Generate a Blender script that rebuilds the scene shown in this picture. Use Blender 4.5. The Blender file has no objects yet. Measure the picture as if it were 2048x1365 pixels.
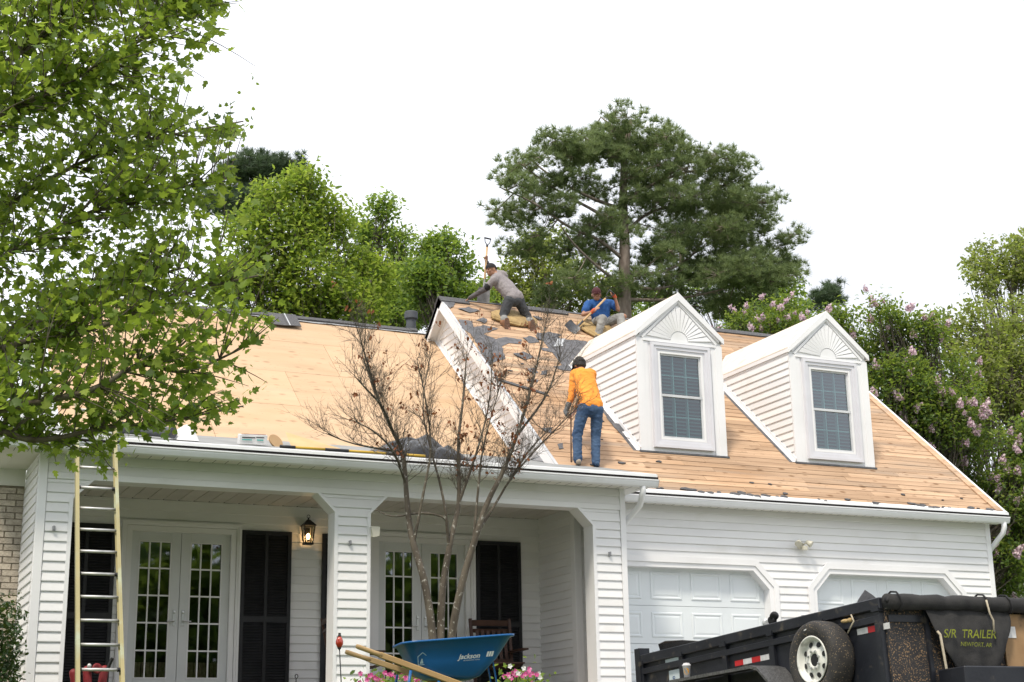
import bpy, bmesh, math, random
from mathutils import Vector, Matrix, noise
R = math.radians
random.seed(7)
sc = bpy.context.scene
C = sc.collection

# ---------------------------------------------------------------- camera, sky, sun, exposure
def axes(pitch, yaw, roll):
    f = Vector((math.sin(yaw), math.cos(yaw), 0)); r = Vector((math.cos(yaw), -math.sin(yaw), 0)); u = Vector((0, 0, 1))
    f2 = f*math.cos(pitch) + u*math.sin(pitch); u2 = u*math.cos(pitch) - f*math.sin(pitch)
    r3 = r*math.cos(roll) + u2*math.sin(roll); u3 = u2*math.cos(roll) - r*math.sin(roll)
    return r3, u3, f2
cam = bpy.data.objects.new('camera', bpy.data.cameras.new('camera')); C.objects.link(cam)
r_, u_, f_ = axes(R(15.406), R(24.69), R(-1.005))
cam.matrix_world = Matrix(((r_.x, u_.x, -f_.x, 0), (r_.y, u_.y, -f_.y, 0), (r_.z, u_.z, -f_.z, 0), (0, 0, 0, 1)))
cam.data.sensor_width = 36; cam.data.lens = 3007/2048*36; cam.data.clip_end = 2000; cam.data.clip_start = .1
sc.camera = cam

SUN_EL, SUN_AZ = R(58), R(-134)          # azimuth clockwise from +Y
world = bpy.data.worlds.new('World'); sc.world = world; world.use_nodes = True
wn = world.node_tree; wn.nodes.clear()
def wnode(t, **k):
    n = wn.nodes.new(t)
    for a, b in k.items(): setattr(n, a, b)
    return n
sky = wnode('ShaderNodeTexSky'); sky.sky_type = 'NISHITA'; sky.sun_disc = False
sky.sun_elevation = SUN_EL; sky.sun_rotation = SUN_AZ; sky.air_density = 1; sky.dust_density = 4
tc = wnode('ShaderNodeTexCoord'); nz = wnode('ShaderNodeTexNoise'); nz.inputs['Scale'].default_value = 2.6; nz.inputs['Detail'].default_value = 5
rp = wnode('ShaderNodeMapRange'); rp.inputs[1].default_value = .22; rp.inputs[2].default_value = .62; rp.inputs[3].default_value = 5.8; rp.inputs[4].default_value = 11.6
cc = wnode('ShaderNodeCombineColor'); mx = wnode('ShaderNodeMix', data_type='RGBA'); mx.inputs[0].default_value = .93
hs = wnode('ShaderNodeVectorMath', operation='MULTIPLY'); hs.inputs[1].default_value = (1, 1, 2.2)
bg = wnode('ShaderNodeBackground'); bg.inputs[1].default_value = .1; wo = wnode('ShaderNodeOutputWorld')
L = wn.links.new
L(tc.outputs['Generated'], hs.inputs[0]); L(hs.outputs[0], nz.inputs['Vector']); L(nz.outputs[0], rp.inputs[0])
for i, g_ in enumerate((.96, .985, 1.05)):
    gm_ = wnode('ShaderNodeMath', operation='MULTIPLY'); gm_.inputs[1].default_value = g_; L(rp.outputs[0], gm_.inputs[0]); L(gm_.outputs[0], cc.inputs[i])
L(sky.outputs[0], mx.inputs[6]); L(cc.outputs[0], mx.inputs[7]); L(mx.outputs[2], bg.inputs[0]); L(bg.outputs[0], wo.inputs[0])
sun = bpy.data.objects.new('sun', bpy.data.lights.new('sun', 'SUN')); C.objects.link(sun)
sun.data.energy = 2.4; sun.data.angle = R(9); sun.data.color = (1, .91, .77)
sd = Vector((math.sin(SUN_AZ)*math.cos(SUN_EL), math.cos(SUN_AZ)*math.cos(SUN_EL), math.sin(SUN_EL)))
sun.rotation_euler = sd.to_track_quat('Z', 'Y').to_euler(); sun.location = sd*60
sc.view_settings.view_transform = 'Standard'; sc.view_settings.look = 'None'; sc.view_settings.exposure = .57; sc.view_settings.gamma = 1
sc.view_settings.use_curve_mapping = False
sc.cycles.max_bounces = 6; sc.cycles.transparent_max_bounces = 12

# ---------------------------------------------------------------- helpers
class MB:
    """collects faces; build() links them as one mesh object"""
    def __init__(s): s.v = []; s.f = []; s.m = []
    def poly(s, vs, fs, mi=0):
        o = len(s.v); s.v += [tuple(v) for v in vs]; s.f += [tuple(i+o for i in f) for f in fs]; s.m += [mi]*len(fs); return s
    def box(s, x0, x1, y0, y1, z0, z1, mi=0):
        return s.poly([(x0,y0,z0),(x1,y0,z0),(x1,y1,z0),(x0,y1,z0),(x0,y0,z1),(x1,y0,z1),(x1,y1,z1),(x0,y1,z1)],
                      [(0,3,2,1),(4,5,6,7),(0,1,5,4),(1,2,6,5),(2,3,7,6),(3,0,4,7)], mi)
    def obox(s, c, ax, ay, az, mi=0):
        c, ax, ay, az = map(Vector, (c, ax, ay, az))
        return s.poly([c+i*ax+j*ay+k*az for k in (-1,1) for i, j in ((-1,-1),(1,-1),(1,1),(-1,1))],
                      [(0,3,2,1),(4,5,6,7),(0,1,5,4),(1,2,6,5),(2,3,7,6),(3,0,4,7)], mi)
    def beam(s, p, q, w, h, up=(0,0,1), mi=0):
        p, q = Vector(p), Vector(q); d = (q-p); l = d.length; d.normalize(); a = d.cross(Vector(up)).normalized(); b = a.cross(d).normalized()
        return s.obox((p+q)/2, d*l/2, a*w/2, b*h/2, mi)
    def prism(s, pts, off, mi=0):
        """extrude the 3D polygon pts by the vector off"""
        n = len(pts); off = Vector(off); a = [Vector(p) for p in pts]
        return s.poly(a+[p+off for p in a], [tuple(range(n))[::-1], tuple(range(n, 2*n))]+[(i,(i+1)%n,(i+1)%n+n,i+n) for i in range(n)], mi)
    def tube(s, pts, rad, n=6, caps=True, mi=0):
        pts = [Vector(p) for p in pts]; rad = rad if hasattr(rad, '__len__') else [rad]*len(pts)
        vs = []; fs = []; ref = None
        for i, p in enumerate(pts):
            d = (pts[min(i+1, len(pts)-1)]-pts[max(i-1, 0)]); d = d.normalized() if d.length > 1e-9 else Vector((0,0,1))
            if ref is None: ref = Vector((1,0,0)) if abs(d.x) < .8 else Vector((0,1,0))
            a = (ref - d*ref.dot(d)).normalized(); b = d.cross(a); ref = a
            vs += [p+(a*math.cos(2*math.pi*k/n)+b*math.sin(2*math.pi*k/n))*rad[i] for k in range(n)]
        for i in range(len(pts)-1):
            for k in range(n): fs.append((i*n+k, i*n+(k+1)%n, (i+1)*n+(k+1)%n, (i+1)*n+k))
        if caps: fs += [tuple(range(n))[::-1], tuple(range((len(pts)-1)*n, len(pts)*n))]
        return s.poly(vs, fs, mi)
    def lathe(s, prof, c, axis=(0,0,1), n=20, mi=0, caps=True):
        """prof: (radius, height along the axis)"""
        c, ax = Vector(c), Vector(axis).normalized(); a = ax.orthogonal().normalized(); b = ax.cross(a)
        vs = [c+ax*h+(a*math.cos(2*math.pi*k/n)+b*math.sin(2*math.pi*k/n))*r for r, h in prof for k in range(n)]
        fs = [(i*n+k, i*n+(k+1)%n, (i+1)*n+(k+1)%n, (i+1)*n+k) for i in range(len(prof)-1) for k in range(n)]
        if caps and prof[0][0] > 1e-4: fs.append(tuple(range(n))[::-1])
        if caps and prof[-1][0] > 1e-4: fs.append(tuple(range((len(prof)-1)*n, len(prof)*n)))
        return s.poly(vs, fs, mi)
    def frame(s, pts, w, y0, y1, closed=False, mi=0):
        """a flat band of width w along the XZ polyline pts, on its left, from depth y0 to y1"""
        P = [Vector((p[0], p[1])) for p in pts]; n = len(P); Q = []
        for i in range(n):
            e = []
            if closed or i > 0: e.append((P[i]-P[i-1]).normalized())
            if closed or i < n-1: e.append((P[(i+1)%n]-P[i]).normalized())
            ns = [Vector((-d.y, d.x)) for d in e]
            m = (ns[0]+ns[-1]).normalized(); Q.append(P[i]+m*(w/max(.3, m.dot(ns[0]))))
        for i in range(n if closed else n-1):
            j = (i+1)%n
            s.prism([(P[i].x,y0,P[i].y),(P[j].x,y0,P[j].y),(Q[j].x,y0,Q[j].y),(Q[i].x,y0,Q[i].y)], (0,y1-y0,0), mi)
        return s
    def build(s, name, mat, parent=None, smooth=False, bevel=0):
        me = bpy.data.meshes.new(name); me.from_pydata(s.v, [], s.f)
        for m in (mat if isinstance(mat, (list, tuple)) else [mat]): me.materials.append(m)
        if any(s.m): me.polygons.foreach_set('material_index', s.m)
        bm = bmesh.new(); bm.from_mesh(me); bmesh.ops.recalc_face_normals(bm, faces=bm.faces)
        if bevel: bmesh.ops.bevel(bm, geom=bm.edges[:], offset=bevel, segments=1, affect='EDGES', clamp_overlap=True)
        bm.to_mesh(me); bm.free()
        if smooth: me.polygons.foreach_set('use_smooth', [True]*len(me.polygons))
        me.update()
        return link(name, me, parent)
def link(name, me, parent=None):
    o = bpy.data.objects.new(name, me); C.objects.link(o)
    if parent is not None: attach(o, parent)
    return o
def attach(o, parent):
    o.parent = parent
    m = Matrix.Identity(4); p = parent
    while p is not None: m = (p.matrix_parent_inverse @ p.matrix_basis) @ m; p = p.parent
    o.matrix_parent_inverse = m.inverted()
def thing(name, label, cat, loc=(0,0,0), group=None):
    o = bpy.data.objects.new(name, None); C.objects.link(o); o.location = loc; o.empty_display_size = .2
    return tag(o, label, cat, group)
def tag(o, label=None, cat=None, group=None, kind=None):
    for k, v in (('label', label), ('category', cat), ('group', group), ('kind', kind)):
        if v: o[k] = v
    return o
def fast(name, vs, fs, mat, parent=None, smooth=False, mi=None):
    me = bpy.data.meshes.new(name); me.from_pydata(vs, [], fs)
    for m in (mat if isinstance(mat, (list, tuple)) else [mat]): me.materials.append(m)
    if mi: me.polygons.foreach_set('material_index', mi)
    if smooth: me.polygons.foreach_set('use_smooth', [True]*len(me.polygons))
    me.update(); return link(name, me, parent)

# ---------------------------------------------------------------- materials
def mat(name, c1, c2=None, rough=.6, scale=3., stretch=(1,1,1), lo=.35, hi=.65, bump=0, bscale=40., bstretch=None, metal=0, rnd=0, spec=.4,
        dirt=None, dscale=1.5, dlo=.6, dhi=.75, transl=0, detail=4, emis=0):
    m = bpy.data.materials.new(name); m.use_nodes = True; t = m.node_tree; N = t.nodes; l = t.links.new
    b = N['Principled BSDF']; b.inputs['Roughness'].default_value = rough; b.inputs['Metallic'].default_value = metal; b.inputs['Specular IOR Level'].default_value = spec
    co = N.new('ShaderNodeTexCoord'); oi = N.new('ShaderNodeObjectInfo')
    off = N.new('ShaderNodeMath'); off.operation = 'MULTIPLY'; off.inputs[1].default_value = 57. if rnd else 0.; l(oi.outputs['Random'], off.inputs[0])
    def tex(sc_, st, det=detail):
        mp = N.new('ShaderNodeMapping'); mp.inputs['Scale'].default_value = st; l(co.outputs['Object'], mp.inputs['Vector'])
        if rnd: l(off.outputs[0], mp.inputs['Location'])
        n = N.new('ShaderNodeTexNoise'); n.inputs['Scale'].default_value = sc_; n.inputs['Detail'].default_value = det; l(mp.outputs[0], n.inputs['Vector']); return n.outputs[0]
    def mixc(fac, a, bcol):
        x = N.new('ShaderNodeMix'); x.data_type = 'RGBA'
        for i, v in ((6, a), (7, bcol)):
            if isinstance(v, tuple): x.inputs[i].default_value = (*v, 1)
            else: l(v, x.inputs[i])
        if isinstance(fac, float): x.inputs[0].default_value = fac
        else: l(fac, x.inputs[0])
        return x.outputs[2]
    def rng(v, a, b_, o0=0., o1=1.):
        r = N.new('ShaderNodeMapRange'); r.inputs[1].default_value = a; r.inputs[2].default_value = b_; r.inputs[3].default_value = o0; r.inputs[4].default_value = o1; l(v, r.inputs[0]); return r.outputs[0]
    c2 = c2 or tuple(x*.82 for x in c1)
    col = mixc(rng(tex(scale, stretch), lo, hi), c1, c2)
    if dirt: col = mixc(rng(tex(dscale, (1,1,1), 6), dlo, dhi, 0, .85), col, dirt)
    if rnd:
        h = N.new('ShaderNodeHueSaturation'); l(col, h.inputs['Color']); l(rng(oi.outputs['Random'], 0, 1, 1-rnd, 1+rnd), h.inputs['Value']); col = h.outputs[0]
    l(col, b.inputs['Base Color'])
    if bump:
        bp = N.new('ShaderNodeBump'); bp.inputs['Strength'].default_value = bump; bp.inputs['Distance'].default_value = .01
        l(tex(bscale, bstretch or stretch, 6), bp.inputs['Height']); l(bp.outputs[0], b.inputs['Normal'])
    if transl:
        tr = N.new('ShaderNodeBsdfTranslucent'); l(mixc(.35, col, (.5,.62,.05)), tr.inputs[0]); ms = N.new('ShaderNodeMixShader'); ms.inputs[0].default_value = transl
        l(b.outputs[0], ms.inputs[1]); l(tr.outputs[0], ms.inputs[2]); l(ms.outputs[0], N['Material Output'].inputs[0])
    if emis: b.inputs['Emission Color'].default_value = (*c1, 1); b.inputs['Emission Strength'].default_value = emis
    m['col'] = 1
    return m
def wood(name, base, dark, stain, along, rnd=.12, gs=1.0, knots=True):
    """bare sheathing: grain streaks along X, knots, rain stains and nail specks"""
    m = mat(name, base, dark, rough=.8, scale=2.2*gs, stretch=(.35,5,5) if along else (.5,2.0,2.0), lo=.38, hi=.72 if along else .85, bump=.25, bscale=9, bstretch=(.6,9,9), rnd=rnd, spec=.15, detail=7)
    t = m.node_tree; N = t.nodes; l = t.links.new; b = N['Principled BSDF']; src = b.inputs['Base Color'].links[0].from_socket
    co = N.new('ShaderNodeTexCoord')
    def layer(src, fac, col):
        x = N.new('ShaderNodeMix'); x.data_type = 'RGBA'; l(fac, x.inputs[0]); l(src, x.inputs[6]); x.inputs[7].default_value = (*col, 1); return x.outputs[2]
    def noise_fac(scale, st, a, b_, o1):
        mp = N.new('ShaderNodeMapping'); mp.inputs['Scale'].default_value = st; l(co.outputs['Object'], mp.inputs[0]); n = N.new('ShaderNodeTexNoise'); n.inputs['Scale'].default_value = scale; n.inputs['Detail'].default_value = 5
        l(mp.outputs[0], n.inputs[0]); r = N.new('ShaderNodeMapRange'); r.inputs[1].default_value = a; r.inputs[2].default_value = b_; r.inputs[4].default_value = o1; l(n.outputs[0], r.inputs[0]); return r.outputs[0]
    w_ = 1. if along else .3
    src = layer(src, noise_fac(.55, (.6,1.6,1.6), .56, .78, .75*(1 if along else .7)), stain)
    src = layer(src, noise_fac(1.3, (.5,3,3), .55, .75, .62*w_), tuple(x*.62 for x in dark)); src = layer(src, noise_fac(.9, (.35,4,4), .55, .70, .68*w_), (.25,.205,.165)); src = layer(src, noise_fac(4, (.25,9,9), .6, .72, .5*w_), tuple(x*.5 for x in dark))
    if knots:
        for sc_, st, th, cl in ((5.0, (.5,1,1), .19, .8), (9, (.3,1.2,1.2), .16, .85), (17, (.4,1,1), .14, .7)):
            mp = N.new('ShaderNodeMapping'); mp.inputs['Scale'].default_value = st; l(co.outputs['Object'], mp.inputs[0]); v = N.new('ShaderNodeTexVoronoi'); v.inputs['Scale'].default_value = sc_; v.inputs['Randomness'].default_value = 1
            l(mp.outputs[0], v.inputs['Vector']); r = N.new('ShaderNodeMapRange'); r.inputs[1].default_value = th; r.inputs[2].default_value = th*.45; r.inputs[3].default_value = 0; r.inputs[4].default_value = cl*(1 if along else .5); l(v.outputs['Distance'], r.inputs[0])
            src = layer(src, r.outputs[0], (.16,.085,.04))
    l(src, b.inputs['Base Color']); return m
def glass(name, tint=(.5,.6,.6), refl=.12):
    m = bpy.data.materials.new(name); m.use_nodes = True; t = m.node_tree; N = t.nodes; N.clear(); l = t.links.new
    o = N.new('ShaderNodeOutputMaterial'); g = N.new('ShaderNodeBsdfGlossy'); g.inputs['Roughness'].default_value = .02; g.inputs['Color'].default_value = (.9,.95,1,1)
    tr = N.new('ShaderNodeBsdfTransparent'); tr.inputs[0].default_value = (*tint, 1); ms = N.new('ShaderNodeMixShader'); lw = N.new('ShaderNodeLayerWeight'); lw.inputs[0].default_value = .25
    mr = N.new('ShaderNodeMapRange'); mr.inputs[3].default_value = refl; mr.inputs[4].default_value = .9
    nz = N.new('ShaderNodeTexNoise'); nz.inputs['Scale'].default_value = 1.7; bp = N.new('ShaderNodeBump'); bp.inputs['Strength'].default_value = .05; l(nz.outputs[0], bp.inputs['Height']); l(bp.outputs[0], g.inputs['Normal'])
    l(lw.outputs['Facing'], mr.inputs[0]); l(mr.outputs[0], ms.inputs[0]); l(tr.outputs[0], ms.inputs[1]); l(g.outputs[0], ms.inputs[2]); l(ms.outputs[0], o.inputs[0]); return m
M = {}
M['siding'] = mat('vinyl_siding', (.79,.79,.79), (.73,.73,.74), rough=.5, scale=.8, bump=.06, bscale=25, bstretch=(.3,1,3), rnd=.025, dirt=(.62,.61,.58), dlo=.58, dhi=.85)
M['trim'] = mat('white_trim', (.80,.80,.81), (.75,.75,.76), rough=.42, scale=1.5, dirt=(.6,.6,.57), dlo=.62, dhi=.9)
M['soffit'] = mat('soffit_vinyl', (.72,.71,.67), (.66,.65,.6), rough=.5, scale=2)
M['gutter'] = mat('gutter_metal', (.80,.81,.83), (.74,.75,.77), rough=.3, scale=2, dirt=(.55,.55,.53), dlo=.62, dhi=.85)
M['ceiling'] = mat('porch_ceiling', (.62,.60,.56), (.56,.54,.5), rough=.55, scale=2, rnd=.04)
M['plank'] = wood('roof_plank', (.49,.335,.22), (.36,.235,.148), (.31,.165,.07), True, rnd=.2)
M['ply'] = wood('plywood', (.53,.375,.245), (.47,.32,.195), (.44,.25,.10), False, rnd=.06, gs=.8)
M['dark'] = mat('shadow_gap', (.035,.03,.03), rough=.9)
M['felt'] = mat('tar_paper', (.075,.077,.085), (.13,.13,.14), rough=.75, scale=9, bump=.5, bscale=30)
M['felt_grey'] = mat('roof_underlayment', (.27,.28,.28), (.2,.21,.21), rough=.7, scale=4, bump=.3, bscale=15)
M['shingle'] = mat('asphalt_shingle', (.06,.06,.065), (.12,.12,.125), rough=.9, scale=60, bump=.7, bscale=180, rnd=.1)
M['flash'] = mat('flashing_metal', (.62,.64,.66), (.42,.43,.44), rough=.4, scale=5, metal=.3)
M['brick'] = mat('painted_brick', (.52,.46,.38), (.38,.33,.27), rough=.9, scale=14, bump=.7, bscale=50, rnd=.18, dirt=(.22,.19,.16), dscale=9, dlo=.6, dhi=.75)
M['mortar'] = mat('mortar', (.30,.26,.21), (.22,.19,.15), rough=.95, scale=20, bump=.4)
M['door'] = mat('door_paint', (.66,.68,.69), (.62,.64,.65), rough=.4, scale=2)
M['gdoor'] = mat('garage_door_paint', (.70,.745,.77), (.66,.70,.73), rough=.45, scale=1.2)
M['shutter'] = mat('black_shutter', (.012,.013,.016), (.02,.02,.024), rough=.5, scale=6)
M['room'] = mat('dark_room', (.05,.045,.04), (.025,.025,.022), rough=.9, scale=1.2)
M['glass'] = glass('door_glass', (.5,.5,.48), .12); M['wglass'] = glass('window_glass', (.36,.54,.54), .05)
M['blind'] = mat('interior_shutter', (.17,.25,.25), rough=.6)
M['nickel'] = mat('satin_nickel', (.6,.6,.6), rough=.3, metal=1)
M['black'] = mat('black_metal', (.015,.015,.017), (.03,.03,.032), rough=.45, scale=12)
M['pipe'] = mat('vent_pipe', (.09,.10,.115), (.06,.065,.075), rough=.6)
M['droof'] = mat('dormer_underlay', (.66,.60,.53), (.56,.47,.38), rough=.7, scale=5, lo=.45, hi=.8, bump=.3)
# ---------------------------------------------------------------- ground
def gz(x, y):
    t = max(0, min(1, (y-1)/14.)); z = -1.6+2.0*(t*t*(3-2*t))
    d = max(0, min(1, (x-6.5)/1.5)); z -= .22*d*max(0, min(1, (17-y)/5.))
    return z + .03*noise.noise((x*.3, y*.3, 0))
xs = [-400,-150,-60,-25,-12]+[i*.8-8 for i in range(38)]+[26,34,50,100,200,420]; ys = [-400,-120,-50,-20,-8]+[i*.6-4 for i in range(42)]+[24,30,45,80,160,420]
vs = [(x, y, gz(x, y)) for y in ys for x in xs]; nx = len(xs)
fs = [(j*nx+i, j*nx+i+1, (j+1)*nx+i+1, (j+1)*nx+i) for j in range(len(ys)-1) for i in range(nx-1)]
M['grass'] = mat('lawn', (.05,.09,.025), (.09,.12,.04), rough=.95, scale=6, bump=.8, bscale=60, dirt=(.16,.12,.07), dscale=1.2)
M['concrete'] = mat('concrete', (.36,.35,.33), (.29,.28,.26), rough=.9, scale=5, bump=.3, bscale=80)
tag(fast('ground', vs, fs, M['grass'], smooth=True), kind='structure')
dx = [7.4+i*.8 for i in range(13)]; dy = [2+i*.6 for i in range(29)]
vs = [(x, y, gz(x, y)+.03) for y in dy for x in dx]
tag(fast('driveway', vs, [(j*13+i, j*13+i+1, (j+1)*13+i+1, (j+1)*13+i) for j in range(28) for i in range(12)], M['concrete'], smooth=True), kind='structure')

# ---------------------------------------------------------------- the house
house = thing('house', 'white vinyl sided house with porch, two dormers and roof stripped to bare wood', 'house', (9.5, 19, .4))
STEP = .1143
def siding(name, axis, plane, sgn, z0, z1, iv, parent=house, m=None, back=True, step=STEP):
    """a wall part with one clapboard object for each course and stretch; iv(z) gives the stretches [(s0, s1)]"""
    m = m or M['siding']
    def pt(s, d, z): return (s, plane+sgn*d, z) if axis == 'x' else (plane+sgn*d, s, z)
    bk = MB(); boards = []; z = z0
    while z < z1-.01:
        zt = min(z+step, z1); a, b = iv(z+1e-3), iv(zt-1e-3)
        if len(a) != len(b): a = b = iv((z+zt)/2)
        for (a0, a1), (b0, b1) in zip(a, b):
            if a1-a0 < .01 and b1-b0 < .01: continue
            bk.poly([pt(a0,0,z), pt(a1,0,z), pt(b1,0,zt), pt(b0,0,zt)], [(0,1,2,3)])
            boards.append((z, zt, a0, a1, b0, b1))
        z += step
    w = bk.build(name, m, parent)
    for z, zt, a0, a1, b0, b1 in boards:
        lip = .020*min(1, (zt-z)/STEP+.2)
        MB().poly([pt(a0,.002,z), pt(a1,.002,z), pt(a1,lip,z), pt(a0,lip,z), pt(a0,lip+.0008,z+.010), pt(a1,lip+.0008,z+.010), pt(b1,.0045,zt-.0005), pt(b0,.0045,zt-.0005), pt(b0,.002,zt-.0005), pt(b1,.002,zt-.0005)],
                  [(0,1,2,3), (3,2,5,4), (4,5,6,7), (7,6,9,8), (0,3,4,7,8), (1,9,6,5,2)]).build('siding_board', m, w)
    return w
FY, BY, GY, FLOOR = 18.0, 20.06, 18.9, .82
BEAM, CEIL, SOF = 3.21, 3.37, 3.515
CH = .225                                   # chamfer of the porch openings
cols = ((2.19, 2.575), (5.79, 6.243), (9.43, 9.917))
# porch columns: siding on the face, corner boards, plain returns
for i, (a, b) in enumerate(cols):
    def iv(z, a=a, b=b, i=i):
        e = max(0, z-(BEAM-CH)); lo = a+.095 if i == 0 else a+.012-(e if i else 0); hi = b-.075 if i == 2 else b-.012+(e if i < 2 else 0)
        return [(lo, hi)]
    c = siding('porch_column', 'x', FY, -1, .42, BEAM, iv)
    t = MB()
    if i == 0: t.box(a-.012, a+.09, FY-.026, FY+.05, .42, SOF)
    if i == 2: t.box(b-.07, b+.012, FY-.026, FY+.05, .42, SOF)
    if t.v: t.build('corner_board', M['trim'], c, bevel=.004)
    r = MB()
    for s, e in ((a, -1), (b, 1)):
        if (i == 0 and e == -1) or (i == 2 and e == 1): continue
        s0, s1 = (s-.035, s+.012) if e == 1 else (s-.012, s+.035)
        r.box(s0, s1, FY-.022, FY+.25, .42, BEAM-CH)
        r.prism([(s-.012*e*-1 if 0 else s+.012*e, FY-.022, BEAM-CH), (s+(CH+.012)*e, FY-.022, BEAM), (s+(CH-.035)*e, FY-.022, BEAM), (s-.035*e, FY-.022, BEAM-CH)], (0,.272,0))
    r.build('opening_trim', M['trim'], c)
    MB().box(a+.03, b-.03, FY+.02, FY+.25, .42, BEAM).build('column_core', M['trim'], c)
def beam_iv(z): return [(2.285, 9.845)]
bm_ = siding('porch_beam', 'x', FY, -1, BEAM+.075, SOF, beam_iv)
MB().box(2.285, 9.845, FY-.024, FY+.25, BEAM, BEAM+.073).build('beam_band', M['trim'], bm_)
MB().box(2.25, 9.9, FY+.01, FY+.25, BEAM+.074, SOF).build('beam_core', M['trim'], bm_)
# porch ceiling of vinyl panels running front to back
pc = MB().box(2.2, 9.6, FY+.25, BY, CEIL+.02, CEIL+.05).build('porch_ceiling', M['ceiling'], house)
x = 2.21
while x < 9.58:
    MB().prism([(x, FY+.25, CEIL+.018), (x+.008, FY+.25, CEIL+.004), (x+.19, FY+.25, CEIL), (x+.199, FY+.25, CEIL+.018)], (0, BY-FY-.255, 0)).build('ceiling_panel', M['ceiling'], pc); x += .205
# porch floor, front edge
M['pfloor'] = mat('porch_floor', (.40,.34,.27), (.33,.28,.22), rough=.8, scale=3)
MB().box(2.0, 9.95, FY-.1, BY, .45, FLOOR).build('porch_floor', M['pfloor'], house)
# back wall with the two french doors cut out
D1, D2 = (3.66, 4.99), (7.09, 8.42); DT = 2.945
def back_iv(z):
    r = [2.2]
    for a, b in (D1, D2):
        if z < DT+.1: r += [a-.1, b+.1]
    r.append(9.6); return list(zip(r[::2], r[1::2]))
siding('porch_back_wall', 'x', BY, -1, FLOOR, CEIL, back_iv)
# right return wall of the porch (the garage side) and the left one
w_ = siding('porch_side_wall', 'y', 9.605, -1, FLOOR-.3, CEIL+.1, lambda z: [(GY+.1, BY)])
MB().box(9.585, 9.70, GY-.026, GY+.1, .42, CEIL+.1).build('corner_board', M['trim'], w_, bevel=.004)
siding('porch_side_wall', 'y', 2.19, -1, .42, SOF, lambda z: [(FY+.09, 19.22)])
siding('porch_end_wall', 'y', 9.917, 1, .42, SOF, lambda z: [(FY+.05, GY)])
# brick wall to the left
def brickwork(x0, x1, z0, z1, Y, parent):
    w = MB().box(x0, x1, Y+.012, Y+.1, z0, z1).build('brick_wall', M['mortar'], parent)
    n = 0; z = z0; base = {}
    while z < z1-.03:
        x = x0 - (.11 if n % 2 else 0) ; h = min(.066, z1-z-.004)
        while x < x1:
            a, b = max(x, x0)+.004, min(x+.212, x1)-.004
            if b-a > .03:
                dy = random.uniform(0, .004)
                MB().box(a, b, Y-dy, Y+.04, z+random.uniform(0, .002), z+h).build('brick', M['brick'], w)
            x += .222
        z += .0775; n += 1
    return w
brickwork(1.2, 2.175, 1.2, 3.31, 19.24, house)
MB().box(-1, 1.2, 19.24, 19.3, .3, 3.31).box(1.2, 2.175, 19.25, 19.3, .3, 1.2).build('brick_wall', M['brick'], house)
MB().box(-1, 2.175, 19.21, 19.28, 3.31, 3.56).build('frieze_board', M['soffit'], house)

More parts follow.
